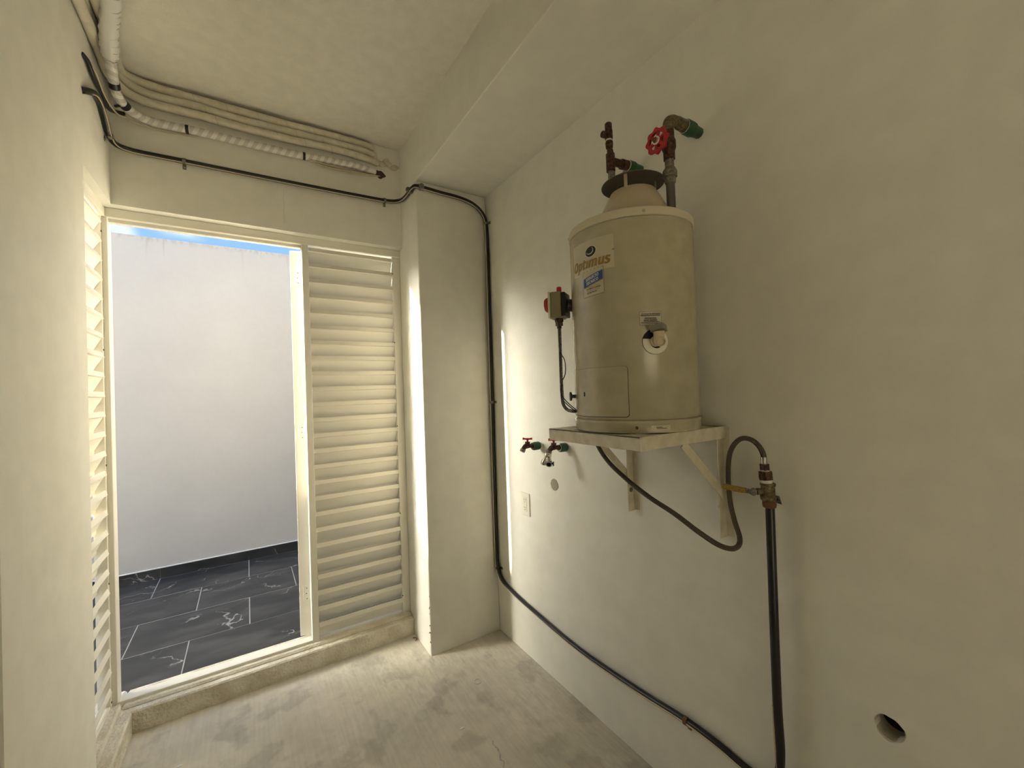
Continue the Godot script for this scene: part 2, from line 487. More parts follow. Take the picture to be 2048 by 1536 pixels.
	M.floor.albedo_texture = make_floor_tex()
	M.floor.normal_enabled = true
	M.marble = mat("dark marble tile", Color(1, 1, 1), 0.33)
	M.marble.albedo_texture = make_marble_tex()
	M.grout = mat("grey grout", Color(0.36, 0.34, 0.30), 0.9)
	M.yard_wall = mat("white yard wall", Color(1, 1, 1), 0.7)
	M.yard_wall.albedo_texture = make_yard_wall_tex()

func _ready() -> void:
	rng.seed = 7
	# ---------- camera ----------
	var cam := Camera3D.new()
	cam.name = "camera"
	add_child(cam)
	cam.transform = Transform3D(Basis(Vector3(0.8436127, -0.0354975, 0.5357776), Vector3(0.0227763, 0.9992800, 0.0303440), Vector3(-0.5364689, -0.0133955, 0.8438138)).orthonormalized(), Vector3(-1.16314, 1.33143, 2.04149))
	cam.fov = 85.124
	cam.near = 0.02
	cam.current = true
	# ---------- sky, sun, exposure ----------
	var we := WorldEnvironment.new()
	we.name = "world_environment"
	var env := Environment.new()
	env.background_mode = Environment.BG_SKY
	var sky := Sky.new()
	var pan := PanoramaSkyMaterial.new()
	pan.panorama = make_sky()
	pan.energy_multiplier = SKY_ENERGY
	sky.sky_material = pan
	env.sky = sky
	env.tonemap_mode = Environment.TONE_MAPPER_LINEAR
	env.tonemap_exposure = EXPOSURE
	env.sdfgi_enabled = true
	env.ssao_enabled = true
	env.ssil_enabled = true
	we.environment = env
	add_child(we)
	var sun := DirectionalLight3D.new()
	sun.name = "sun"
	sun.light_color = Color(1.0, 0.93, 0.80)
	sun.light_energy = SUN_ENERGY
	sun.light_angular_distance = 0.53
	sun.shadow_enabled = true
	add_child(sun)
	sun.look_at_from_position(Vector3(-6, 4, -4), Vector3(-6, 4, -4) + SUN_DIR, Vector3.UP)
	materials()
	shell()
	courtyard()
	louvre_door()
	heater()
	shelf()
	water_pipes()
	gas_line()
	gas_valve_and_hose()
	taps()
	wall_fittings()
	aircon_lines()
	bits()

# ------------------------------------------------------------------ the porch itself
func struct(called: String, mb: MB, m: Material, label: String, category: String) -> MeshInstance3D:
	var o := obj(called, mb, m)
	tag(o, label, category, "", "structure")
	return o

func shell() -> void:
	var mb := MB.new()
	var x0 := -1.8; var x1 := 0.2; var z0 := -0.4; var z1 := 3.2
	var up := Vector3.UP
	var uvf := func(x: float, z: float) -> Vector2: return Vector2((x - x0) / (x1 - x0), (z - z0) / (z1 - z0))
	for q in [[Vector3(x0, 0, z0), Vector3(x1, 0, z0), Vector3(x1, 0, z1)], [Vector3(x0, 0, z0), Vector3(x1, 0, z1), Vector3(x0, 0, z1)]]:
		mb.tri(q[0], q[1], q[2], up, up, up, uvf.call(q[0].x, q[0].z), uvf.call(q[1].x, q[1].z), uvf.call(q[2].x, q[2].z))
	mb.quad(Vector3(x0, -0.15, z0), Vector3(x1, -0.15, z0), Vector3(x1, -0.15, z1), Vector3(x0, -0.15, z1), Vector3.DOWN)
	mb.quad(Vector3(x0, -0.15, z0), Vector3(x1, -0.15, z0), Vector3(x1, 0, z0), Vector3(x0, 0, z0), Vector3(0, 0, -1))
	mb.quad(Vector3(x0, -0.15, z1), Vector3(x1, -0.15, z1), Vector3(x1, 0, z1), Vector3(x0, 0, z1), Vector3(0, 0, 1))
	mb.quad(Vector3(x0, -0.15, z0), Vector3(x0, -0.15, z1), Vector3(x0, 0, z1), Vector3(x0, 0, z0), Vector3(-1, 0, 0))
	mb.quad(Vector3(x1, -0.15, z0), Vector3(x1, -0.15, z1), Vector3(x1, 0, z1), Vector3(x1, 0, z0), Vector3(1, 0, 0))
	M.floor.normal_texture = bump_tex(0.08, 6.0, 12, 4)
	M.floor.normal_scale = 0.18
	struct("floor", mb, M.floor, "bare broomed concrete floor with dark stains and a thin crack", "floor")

	mb = MB.new()
	mb.bx(Vector3(-1.78, 2.6937, -0.38), Vector3(-0.4, 2.85, 3.2))
	struct("ceiling", mb, M.ceiling, "rough cream plastered ceiling slab left of the beam", "ceiling")

	mb = MB.new()
	mb.bx(Vector3(-0.4064, 2.42, -0.38), Vector3(0.15, 2.85, 3.2), 0.004)
	struct("beam", mb, M.wall, "deep cream plastered beam along the top of the heater wall", "beam")

	mb = MB.new()
	mb.bx(Vector3(-0.4064, -0.05, -0.38), Vector3(0.0, 2.42, 0.0), 0.0035)
	struct("column", mb, M.wall, "cream plastered square column with chipped edge beside the louvred panel", "column")

	var col := get_node("column")
	for q in [[0.155, 0.010, 0.006], [0.118, 0.016, 0.007], [0.215, 0.007, 0.004], [0.245, 0.012, 0.006], [0.070, 0.009, 0.006], [0.30, 0.006, 0.004]]:
		mb = MB.new()
		mb.box(Vector3(-0.4058, q[0], -0.0008), Vector3(q[2] * 0.7, q[1] * 1.3, q[2] * 0.7), 0.0015, Basis(Vector3(0.3, 0.2, 1).normalized(), q[0] * 9.0))
		obj("chip", mb, M.grey_cap, col)

	# right wall: its room face has an open pipe hole low at the near end
	mb = MB.new()
	var h := Vector2(1.691, 0.565)
	var r := 0.027
	var sq := 0.05
	var zs := [-0.38, h.x - sq, h.x + sq, 3.2]
	var ys := [0.0, h.y - sq, h.y + sq, 2.42]
	var nx := Vector3(-1, 0, 0)
	for i in 3:
		for j in 3:
			if i == 1 and j == 1: continue
			mb.quad(Vector3(0, ys[j], zs[i]), Vector3(0, ys[j], zs[i + 1]), Vector3(0, ys[j + 1], zs[i + 1]), Vector3(0, ys[j + 1], zs[i]), nx)
	var ring := func(k: int) -> Vector3:
		var a := TAU * k / 32.0
		var rr := r * (1.0 + 0.05 * sin(a * 3.0 + 1.0) + 0.03 * sin(a * 7.0))
		return Vector3(0, h.y + rr * sin(a), h.x + rr * cos(a))
	var edge := func(k: int) -> Vector3:
		var a := TAU * k / 32.0
		var m := maxf(absf(cos(a)), absf(sin(a)))
		return Vector3(0, h.y + sq * sin(a) / m, h.x + sq * cos(a) / m)
	for k in 32:
		mb.quad(ring.call(k), edge.call(k), edge.call(k + 1), ring.call(k + 1), nx)
		var a: Vector3 = ring.call(k)
		var b: Vector3 = ring.call(k + 1)
		var o := Vector3(0, h.y, h.x)
		mb.quadn(a, b, b + Vector3(0.03, 0, 0), a + Vector3(0.03, 0, 0), o - a, o - b, o - b, o - a)
	mb.quad(Vector3(0.15, 0, -0.38), Vector3(0.15, 0, 3.2), Vector3(0.15, 2.42, 3.2), Vector3(0.15, 2.42, -0.38), Vector3(1, 0, 0))
	mb.quad(Vector3(0, 0, -0.38), Vector3(0.15, 0, -0.38), Vector3(0.15, 2.42, -0.38), Vector3(0, 2.42, -0.38), Vector3(0, 0, -1))
	mb.quad(Vector3(0, 0, 3.2), Vector3(0.15, 0, 3.2), Vector3(0.15, 2.42, 3.2), Vector3(0, 2.42, 3.2), Vector3(0, 0, 1))
	mb.quad(Vector3(0, 2.42, -0.38), Vector3(0.15, 2.42, -0.38), Vector3(0.15, 2.42, 3.2), Vector3(0, 2.42, 3.2), Vector3.UP)
	var wr := struct("wall_right", mb, M.wall, "long cream plastered wall carrying the water heater", "wall")
	mb = MB.new()
	mb.lathe([Vector2(0.030, 0.0), Vector2(0.0258, 0.002), Vector2(0.0258, 0.048)], Vector3(0.002, h.y, h.x), Basis(Vector3(0, 0, 1), Vector3(1, 0, 0), Vector3(0, 1, 0)), 28)
	obj("pipe_sleeve", mb, M.sleeve, wr)
	mb = MB.new()
	mb.lathe([Vector2(0.0255, 0.0), Vector2(0.0245, 0.05), Vector2(0.0, 0.051)], Vector3(0.050, h.y, h.x), Basis(Vector3(0, 0, 1), Vector3(1, 0, 0), Vector3(0, 1, 0)), 28)
	obj("hole", mb, M.hole_dark, wr)

	mb = MB.new()
	mb.bx(Vector3(-1.76, 0, 0.0898), Vector3(-1.611, 2.6937, 0.705), 0.004)
	mb.bx(Vector3(-1.76, 2.1448, -0.38), Vector3(-1.611, 2.6937, 0.0938))
	mb.bx(Vector3(-1.76, 2.1, 0.705), Vector3(-1.611, 2.6937, 1.56))
	mb.bx(Vector3(-1.76, 0, 1.56), Vector3(-1.611, 2.6937, 3.2))
	struct("wall_left", mb, M.wall, "cream plastered wall in the near left with the louvred opening at its end", "wall")

	mb = MB.new()
	mb.bx(Vector3(-1.612, 2.1448, -0.38), Vector3(-0.405, 2.6937, -0.2465))
	var wb := struct("wall_back", mb, M.wall, "cream plastered strip of wall above the louvred door", "wall")
	mb = MB.new()
	var cr := PackedVector3Array()
	for k in 9:
		cr.append(Vector3(-0.988 + 0.002 * sin(k * 2.1), 2.345 - 0.021 * k, -0.2464))
	mb.tube(cr, 0.0007, 5)
	obj("crack", mb, mat("hairline crack", Color(0.66, 0.625, 0.51), 0.9), wb)
	mb = MB.new()
	var lump := []
	for k in 18:
		var a := TAU * k / 18.0
		lump.append(Vector2((0.034 + 0.006 * sin(a * 3.0)) * cos(a), (0.020 + 0.004 * cos(a * 5.0)) * sin(a)))
	mb.prism(PackedVector2Array(lump), 0.0, 0.004, Vector3(-0.523, 2.535, -0.247), Basis(Vector3(0.97, -0.22, 0), Vector3(0.22, 0.97, 0), Vector3(0, 0, 1)))
	obj("hole", mb, M.hole_dark, wb)
	mb = MB.new()
	for k in 7:
		var p := Vector3(-0.575 + 0.022 * k, 2.60 + 0.012 * sin(k * 1.9), -0.243)
		mb.lathe([Vector2(0.0, -0.016), Vector2(0.014, -0.011), Vector2(0.02, 0.0), Vector2(0.014, 0.011), Vector2(0.0, 0.016)], p, Basis.from_euler(Vector3(k, k * 2.0, 0)) * Basis.from_scale(Vector3(1.6, 1.0, 0.7)), 12, -1.0)
	obj("mortar_lump", mb, M.painted, wb)

	mb = MB.new()
	mb.bx(Vector3(-1.76, 2.2, 3.2), Vector3(0.15, 2.85, 3.35))
	mb.bx(Vector3(-1.76, 0, 3.2), Vector3(-1.45, 2.2, 3.35))
	mb.bx(Vector3(-0.40, 0, 3.2), Vector3(0.15, 2.2, 3.35))
	struct("wall_rear", mb, M.wall, "plain plastered wall behind the camera with an opening added to light the room", "wall")  # opening added behind the camera to let fill light in

	mb = MB.new()
	mb.bx(Vector3(-9, -0.16, 6.2), Vector3(5, 3.0, 6.4))
	struct("wall_patio_added", mb, M.patio, "added dark wall behind the camera, limiting light through the rear opening", "wall")  # added out of view, keeps level light from the opening low
	mb = MB.new()
	mb.bx(Vector3(-9, -0.2, 3.36), Vector3(5, -0.06, 6.2))
	var pf := mb
	mb = MB.new()
	mb.bx(Vector3(-2.2, 2.35, 3.36), Vector3(5, 2.5, 6.2))
	struct("roof_patio_added", mb, M.patio, "added dark roof behind the camera, blocking sky light from the rear opening", "roof")  # added out of view, keeps sky light off the rear opening
	mb = pf
	struct("floor_patio_added", mb, M.patio_floor, "added pale floor behind the camera, bouncing light up into the room", "floor")  # added out of view, throws light up at ceiling and walls

	mb = MB.new()
	mb.bx(Vector3(-1.70, 0, 0.705), Vector3(-1.66, 2.1, 1.56), 0.003)
	struct("door_2", mb, M.wood, "dark brown flush door at the bottom left corner past the near wall", "door")

	# raised curb under the louvres
	mb = MB.new()
	mb.bx(Vector3(-1.60, -0.06, -0.40), Vector3(-0.4064, 0.088, -0.240), 0.006)
	mb.bx(Vector3(-1.76, -0.06, -0.40), Vector3(-1.582, 0.088, 0.0898), 0.006)
	mb.bx(Vector3(-1.62, 0.08, -0.40), Vector3(-0.4064, 0.100, -0.272), 0.008)
	mb.bx(Vector3(-1.76, 0.08, -0.40), Vector3(-1.622, 0.104, 0.0898), 0.008)
	struct("trim_1", mb, M.curb, "low dusty plaster curb along the bottom of the louvred door and corner", "curb")

	mb = MB.new()
	mb.bx(Vector3(0.15, -0.06, -0.38), Vector3(5.0, 3.3, -0.2))
	mb.bx(Vector3(-1.78, 2.85, -0.38), Vector3(0.15, 3.3, -0.2))
	struct("wall_facade_unseen", mb, M.facade, "unseen tan outside face of the house, bouncing light onto the courtyard wall", "wall")  # out of view, placed to reflect sunlight onto the courtyard wall

# ------------------------------------------------------------------ the small courtyard beyond the door
func courtyard() -> void:
	var mb := MB.new()
	mb.bx(Vector3(-10, -0.16, -2.42), Vector3(4, -0.0508, -0.39))
	mb.bx(Vector3(-10, -0.16, -0.39), Vector3(-1.765, -0.0508, 5.0))
	var fl := struct("floor_courtyard", mb, M.grout, "dark marble tiled courtyard floor seen through the open door", "floor")
	var zs := [-2.243, -1.85, -1.445, -1.037, -0.660, -0.392]
	var variants := {}
	for row in 5:
		var za: float = zs[row] + 0.0011
		var zb: float = zs[row + 1] - 0.0011
		var off := -1.765 if row % 2 == 0 else -1.474
		for k in range(-5, 7):
			var xa := off + 0.588 * k + 0.0022
			var xb := off + 0.588 * (k + 1) - 0.0022
			if xa > 2.5: continue
			var key := "%d_%d" % [row, posmod(k, 4)]
			if not variants.has(key):
				var t := MB.new()
				var w := xb - xa
				var d := zb - za
				var e := 0.0015
				var u0 := Vector2(rng.randf(), rng.randf())
				var top := 0.0
				var U := func(x: float, z: float) -> Vector2: return u0 + Vector2(x, z) / 3.0
				var P := [Vector3(e, top, e), Vector3(w - e, top, e), Vector3(w - e, top, d - e), Vector3(e, top, d - e)]
				var Q := [Vector3(0, top - e, 0), Vector3(w, top - e, 0), Vector3(w, top - e, d), Vector3(0, top - e, d)]
				var up := Vector3.UP
				t.tri(P[0], P[1], P[2], up, up, up, U.call(P[0].x, P[0].z), U.call(P[1].x, P[1].z), U.call(P[2].x, P[2].z))
				t.tri(P[0], P[2], P[3], up, up, up, U.call(P[0].x, P[0].z), U.call(P[2].x, P[2].z), U.call(P[3].x, P[3].z))
				for s in 4:
					var s2: int = (s + 1) % 4
					var o := [Vector3(0, 1, -1), Vector3(1, 1, 0), Vector3(0, 1, 1), Vector3(-1, 1, 0)]
					t.quad(P[s], P[s2], Q[s2], Q[s], o[s].normalized())
					var on: Vector3 = o[s] - Vector3.UP
					t.quad(Q[s], Q[s2], Q[s2] - Vector3(0, 0.006, 0), Q[s] - Vector3(0, 0.006, 0), on)
				variants[key] = t.mesh()
			var tile := MeshInstance3D.new()
			tile.name = "tile"
			tile.mesh = variants[key]
			tile.material_override = M.marble
			fl.add_child(tile, true)
			tile.position = Vector3(xa, -0.05 + 0.0003 * (posmod(k * 7 + row * 3, 5) - 2), za)

	mb = MB.new()
	var a := Vector3(-10, -0.16, -2.255)
	var b := Vector3(4, 2.64, -2.405)
	var uvw := func(p: Vector3) -> Vector2: return Vector2((p.x + 10.3) / 6.0, (2.64 - p.y) / 2.7)
	var c := [Vector3(a.x, a.y, a.z), Vector3(b.x, a.y, a.z), Vector3(b.x, b.y, a.z), Vector3(a.x, b.y, a.z)]
	var f := Vector3(0, 0, 1)
	mb.tri(c[0], c[1], c[2], f, f, f, uvw.call(c[0]), uvw.call(c[1]), uvw.call(c[2]))
	mb.tri(c[0], c[2], c[3], f, f, f, uvw.call(c[0]), uvw.call(c[2]), uvw.call(c[3]))
	mb.quad(Vector3(a.x, b.y, a.z), Vector3(b.x, b.y, a.z), Vector3(b.x, b.y, b.z), Vector3(a.x, b.y, b.z), Vector3.UP)
	mb.quad(Vector3(a.x, a.y, b.z), Vector3(b.x, a.y, b.z), Vector3(b.x, b.y, b.z), Vector3(a.x, b.y, b.z), Vector3(0, 0, -1))
	mb.quad(Vector3(a.x, a.y, a.z), Vector3(a.x, a.y, b.z), Vector3(a.x, b.y, b.z), Vector3(a.x, b.y, a.z), Vector3(-1, 0, 0))
	mb.quad(Vector3(b.x, a.y, a.z), Vector3(b.x, a.y, b.z), Vector3(b.x, b.y, b.z), Vector3(b.x, b.y, a.z), Vector3(1, 0, 0))
	struct("wall_courtyard", mb, M.yard_wall, "tall white courtyard wall with rain streaks below its top edge", "wall")

	mb = MB.new()
	mb.bx(Vector3(-3.45, -0.16, -0.74), Vector3(-3.25, 2.6, 1.4))
	struct("wall_side_added", mb, M.facade, "added tan side wall out of view, shading the left louvres", "wall")  # added out of view to keep the sun off the left louvres

	var sk := Node3D.new()
	sk.name = "baseboard_courtyard"
	add_child(sk)
	sk.position = Vector3(-1.765, -0.05, -2.25)
	tag(sk, "black marble skirting tiles along the foot of the white courtyard wall", "skirting", "", "structure")
	for k in range(-4, 7):
		var t := MB.new()
		var xa := -1.765 + 0.588 * k + 0.0016
		var xb := xa + 0.588 - 0.0032
		var q := [Vector3(xa, -0.05, -2.243), Vector3(xb, -0.05, -2.243), Vector3(xb, 0.027, -2.243), Vector3(xa, 0.027, -2.243)]
		var u0 := Vector2(rng.randf(), rng.randf())
		var uv2 := []
		for p in q: uv2.append(u0 + Vector2(p.x, p.y) / 3.0)
		t.tri(q[0], q[1], q[2], f, f, f, uv2[0], uv2[1], uv2[2])
		t.tri(q[0], q[2], q[3], f, f, f, uv2[0], uv2[2], uv2[3])
		t.quad(q[3], q[2], q[2] - Vector3(0, 0, 0.012), q[3] - Vector3(0, 0, 0.012), Vector3.UP)
		t.quad(q[0], q[3], q[3] - Vector3(0, 0, 0.012), q[0] - Vector3(0, 0, 0.012), Vector3(-1, 0, 0))
		t.quad(q[1], q[2], q[2] - Vector3(0, 0, 0.012), q[1] - Vector3(0, 0, 0.012), Vector3(1, 0, 0))
		obj("tile", t, M.marble, sk)
	mb = MB.new()
	mb.bx(Vector3(-10, 0.027, -2.256), Vector3(4, 0.036, -2.245), 0.003)
	obj("plaster_ledge", mb, M.facade_white, sk)

# ------------------------------------------------------------------ louvres and door
func thick_line(p: Array, t: float) -> PackedVector2Array:
	var l := PackedVector2Array()
	var r := PackedVector2Array()
	for i in p.size():
		var d := Vector2.ZERO
		if i > 0: d += (p[i] - p[i - 1]).normalized()
		if i < p.size() - 1: d += (p[i + 1] - p[i]).normalized()
		d = d.normalized()
		var o := Vector2(-d.y, d.x) * t * 0.5
		l.append(p[i] + o); r.append(p[i] - o)
	r.reverse()
	l.append_array(r)
	return l

# inner face towards +z of its own axes, running along x from nought
func slat_mesh(length: float, short := false) -> ArrayMesh:
	var mb := MB.new()
	var p := [Vector2(-0.001, 0.041), Vector2(0.0065, 0.0215), Vector2(-0.0025, 0.0185), Vector2(-0.030, -0.034), Vector2(-0.031, -0.050)]
	if short:
		p = [Vector2(-0.001, 0.041), Vector2(0.0065, 0.0215), Vector2(-0.0025, 0.0185), Vector2(-0.012, -0.001), Vector2(-0.013, -0.028)]
	mb.prism(thick_line(p, 0.0018), 0.0, length, Vector3.ZERO, Basis(Vector3(0, 0, 1), Vector3(0, 1, 0), Vector3(1, 0, 0)))
	return mb.mesh()

func add_slats(parent: Node3D, at: Vector3, b: Basis, length: float, n := 25) -> void:
	var m := slat_mesh(length)
	var m2 := slat_mesh(length, true)
	for k in n:
		var s := MeshInstance3D.new()
		s.name = "slat"
		s.mesh = m2 if k == n - 1 else m
		s.material_override = M.white_alu
		parent.add_child(s, true)
		s.transform = Transform3D(b, at + Vector3(0, 2.056 - 0.0796 * k, 0) )

func louvre_door() -> void:
	# fixed louvred panel between the post and the column
	var w := thing("window_2", "fixed white louvred panel between the door post and the column", "louvre", Vector3(-0.66, 0.1, -0.32), "", "structure")
	var mb := MB.new()
	mb.bx(Vector3(-0.911, 0.098, -0.340), Vector3(-0.880, 2.108, -0.298), 0.0015)
	obj("post", mb, M.white_alu, w)
	mb = MB.new()
	mb.bx(Vector3(-0.450, 0.098, -0.340), Vector3(-0.407, 2.108, -0.300), 0.0015)
	obj("jamb", mb, M.white_alu, w)
	mb = MB.new()
	mb.bx(Vector3(-1.653, 2.106, -0.345), Vector3(-0.4066, 2.1447, -0.294), 0.002)
	obj("head", mb, M.white_alu, w)
	mb = MB.new()
	mb.bx(Vector3(-0.880, 0.098, -0.340), Vector3(-0.450, 0.112, -0.302), 0.0015)
	obj("bottom_rail", mb, M.white_alu, w)
	add_slats(w, Vector3(-0.879, 0, -0.304) - w.position, Basis.IDENTITY, 0.428)
	for y in [2.01, 1.62, 1.15, 0.66, 0.20]:
		mb = MB.new()
		mb.rod(Vector3(-0.4495, y, -0.3005), Vector3(-0.4495, y, -0.2985), 0.0030, 10)
		obj("screw", mb, M.shade_gap, w)

	# louvred panel in the left wall
	var v := thing("window_1", "narrow white louvred panel in the left wall, seen edge-on in the corner", "louvre", Vector3(-1.67, 0.1, -0.1), "", "structure")
	mb = MB.new()
	mb.bx(Vector3(-1.692, 0.100, -0.312), Vector3(-1.652, 2.108, -0.286), 0.0015)
	obj("stile", mb, M.white_alu, v)
	mb = MB.new()
	mb.bx(Vector3(-1.692, 0.100, 0.068), Vector3(-1.652, 2.108, 0.0895), 0.0015)
	obj("stile", mb, M.white_alu, v)
	mb = MB.new()
	mb.bx(Vector3(-1.695, 2.106, -0.312), Vector3(-1.640, 2.1447, 0.0895), 0.002)
	obj("head", mb, M.white_alu, v)
	mb = MB.new()
	mb.bx(Vector3(-1.692, 0.100, -0.286), Vector3(-1.654, 0.113, 0.068), 0.0015)
	obj("bottom_rail", mb, M.white_alu, v)
	add_slats(v, Vector3(-1.654, 0, 0.067) - v.position, Basis(Vector3.UP, PI / 2), 0.352)
	for y in [2.042, 1.553, 1.081, 0.602, 0.125]:
		mb = MB.new()
		mb.rod(Vector3(-1.6525, y, -0.292), Vector3(-1.6505, y, -0.292), 0.0042, 10)
		obj("screw", mb, M.shade_gap, v)

	# the door: frame, sill and the leaf swung out into the courtyard
	var d := thing("door_1", "white louvred aluminium door standing open onto the dark tiled courtyard", "door", Vector3(-1.27, 0.1, -0.32), "", "structure")
	mb = MB.new()
	mb.bx(Vector3(-1.654, 0.098, -0.358), Vector3(-1.634, 2.108, -0.300), 0.0015)
	obj("frame_stile", mb, M.white_alu, d)
	mb = MB.new()
	mb.bx(Vector3(-1.634, 0.090, -0.352), Vector3(-0.911, 0.112, -0.300), 0.0015)
	obj("sill", mb, M.white_alu, d)
	mb = MB.new()
	mb.bx(Vector3(-1.634, 2.092, -0.345), Vector3(-0.911, 2.108, -0.318), 0.0015)
	obj("frame_head", mb, M.white_alu, d)
	var lb := MB.new()
	lb.bx(Vector3(0, 0.118, -0.055), Vector3(0.045, 2.086, 0), 0.0015)
	lb.bx(Vector3(0.655, 0.118, -0.055), Vector3(0.70, 2.086, 0), 0.0015)
	lb.bx(Vector3(0.045, 2.045, -0.055), Vector3(0.655, 2.086, 0), 0.0015)
	lb.bx(Vector3(0.045, 0.118, -0.055), Vector3(0.655, 0.16, 0), 0.0015)
	var leaf := MeshInstance3D.new()
	leaf.name = "leaf"
	leaf.mesh = lb.mesh()
	leaf.material_override = M.white_alu
	d.add_child(leaf, true)
	leaf.transform = Transform3D(Basis(Vector3(0.32, 0, -0.947).normalized(), Vector3.UP, Vector3(0.947, 0, 0.32).normalized()), Vector3(-0.907, 0, -0.347) - d.position)
	var sm := slat_mesh(0.61)
	for k in 24:
		var s := MeshInstance3D.new()
		s.name = "slat"
		s.mesh = sm
		s.material_override = M.white_alu
		leaf.add_child(s, true)
		s.position = Vector3(0.045, 2.0 - 0.0796 * k, -0.012)
	for y in [1.945, 1.15, 0.33]:
		var hm := MB.new()
		hm.bx(Vector3(-0.0022, y - 0.038, -0.036), Vector3(0.0, y + 0.038, -0.004), 0.0006)
		hm.tube(PackedVector3Array([Vector3(-0.004, y - 0.038, 0.001), Vector3(-0.004, y + 0.038, 0.001)]), 0.004, 10)
		var hi := MeshInstance3D.new()
		hi.name = "hinge"
		hi.mesh = hm.mesh()
		hi.material_override = M.white_alu
		leaf.add_child(hi, true)
		for q in [-0.026, 0.0, 0.026]:
			var km := MB.new()
			km.rod(Vector3(-0.0022, y + q, -0.018 + 0.1 * absf(q) - 0.003), Vector3(-0.0032, y + q, -0.018 + 0.1 * absf(q) - 0.003), 0.0028, 10)
			var ks := MeshInstance3D.new()
			ks.name = "screw"
			ks.mesh = km.mesh()
			ks.material_override = M.galv
			leaf.add_child(ks, true)

# ------------------------------------------------------------------ the water heater
const HX := -0.1903
const HZ := 1.1894
func hp(ang: float, r: float, y: float) -> Vector3:
	return Vector3(HX + r * cos(deg_to_rad(ang)), y, HZ + r * sin(deg_to_rad(ang)))

func heater() -> void:
	var ax := Vector3(HX, 0, HZ)
	var R := 0.1757
	var t := thing("water_heater", "cream enamelled storage water heater standing on the white wall bracket", "water heater", Vector3(HX, 1.2062, HZ))
	var mb := MB.new()
	mb.lathe([Vector2(0.0, 1.236), Vector2(R - 0.003, 1.236), Vector2(R - 0.003, 1.243), Vector2(R, 1.246), Vector2(R, 1.7655), Vector2(R - 0.004, 1.7665), Vector2(0, 1.7665)], ax, Basis.IDENTITY, 96)
	var body := obj("body", mb, M.enamel, t)
	mb = MB.new()
	mb.lathe([Vector2(0.0, 1.2064), Vector2(R - 0.004, 1.2064), Vector2(R + 0.0005, 1.209), Vector2(R + 0.002, 1.231), Vector2(R + 0.0035, 1.233), Vector2(R + 0.0035, 1.238), Vector2(R + 0.001, 1.2405), Vector2(0.0, 1.2405)], ax, Basis.IDENTITY, 96)
	var base := obj("base_ring", mb, M.enamel, t)
	mb = MB.new()
	mb.lathe([Vector2(0.0, 1.767), Vector2(R + 0.0005, 1.767), Vector2(R + 0.0022, 1.768), Vector2(R + 0.0022, 1.786), Vector2(R, 1.7905), Vector2(R - 0.005, 1.7925), Vector2(0.0, 1.7935)], ax, Basis.IDENTITY, 96)
	var lid := obj("lid", mb, M.enamel_lid, t)
	for a in [126.1, 36.0, 216.0]:
		mb = MB.new()
		var d := Vector3(cos(deg_to_rad(a)), 0, sin(deg_to_rad(a)))
		mb.lathe([Vector2(0.0045, 0.0), Vector2(0.004, 0.002), Vector2(0.0, 0.003)], hp(a, R + 0.002, 1.777), Basis(Vector3.UP, d, Vector3.UP.cross(d)), 12)
		obj("screw", mb, M.steel, lid)
	mb = MB.new()
	mb.lathe([Vector2(0.004, 0.0), Vector2(0.004, 0.0015), Vector2(0.0, 0.0025)], hp(138.3, R + 0.0012, 1.222), Basis(Vector3.UP, Vector3(-0.7466, 0, 0.6652), Vector3.UP.cross(Vector3(-0.7466, 0, 0.6652))), 12)
	obj("screw", mb, M.rust, base)
	# draught hood
	var hc := Vector3(-0.1797, 0, 1.2014)
	mb = MB.new()
	mb.lathe([Vector2(0.117, 1.792), Vector2(0.113, 1.800), Vector2(0.092, 1.848), Vector2(0.0745, 1.884), Vector2(0.0685, 1.893), Vector2(0.0655, 1.899), Vector2(0.0635, 1.899), Vector2(0.0665, 1.890), Vector2(0.072, 1.880), Vector2(0.10, 1.81)], hc, Basis.IDENTITY, 64, 0.8)
	var hood := obj("draught_hood", mb, M.hood, t)
	mb = MB.new()
	var tilt := Basis(Vector3(0.66, 0, 0.75).cross(Vector3.UP).normalized(), deg_to_rad(2.5))
	mb.lathe([Vector2(0.0, 1.944), Vector2(0.035, 1.945), Vector2(0.080, 1.932), Vector2(0.0905, 1.926), Vector2(0.0905, 1.924), Vector2(0.080, 1.929), Vector2(0.035, 1.942), Vector2(0.0, 1.941)], hc, Basis.IDENTITY, 64, 0.3)
	obj("cap_disc", mb, M.hood_dark, hood)
	for a in [155.0, 35.0, 275.0]:
		mb = MB.new()
		var d := Vector3(cos(deg_to_rad(a)), 0, sin(deg_to_rad(a)))
		var bb := Basis(Vector3(d.z, 0, -d.x), Vector3.UP, d)
		mb.box(hc + d * 0.0672 + Vector3(0, 1.911, 0), Vector3(0.0095, 0.052, 0.0012), 0.0, bb)
		mb.box(hc + d * 0.0735 + Vector3(0, 1.9345, 0), Vector3(0.0095, 0.0012, 0.014), 0.0, bb)
		obj("strut", mb, M.hood, hood)
	# access panel
	mb = MB.new()
	mb.wrap(ax, R, 222.0, 1.3155, 0.4796, 0.1335, 0.009, 0.0003)
	obj("panel_gap", mb, M.shade_gap, t).set_meta("label", "dark gap round the access panel")
	mb = MB.new()
	mb.wrap(ax, R, 222.0, 1.3162, 0.4772, 0.1312, 0.008, 0.0014)
	var pan := obj("access_panel", mb, M.enamel, t)
	mb = MB.new()
	var kd := Vector3(cos(deg_to_rad(212.0)), 0, sin(deg_to_rad(212.0)))
	mb.lathe([Vector2(0.0055, 0.0), Vector2(0.0055, 0.011), Vector2(0.0125, 0.013), Vector2(0.0135, 0.016), Vector2(0.0125, 0.0185), Vector2(0.0, 0.019)], hp(212.0, R, 1.305), Basis(Vector3.UP, kd, Vector3.UP.cross(kd)), 24)
	obj("knob", mb, M.black, pan)
	mb = MB.new()
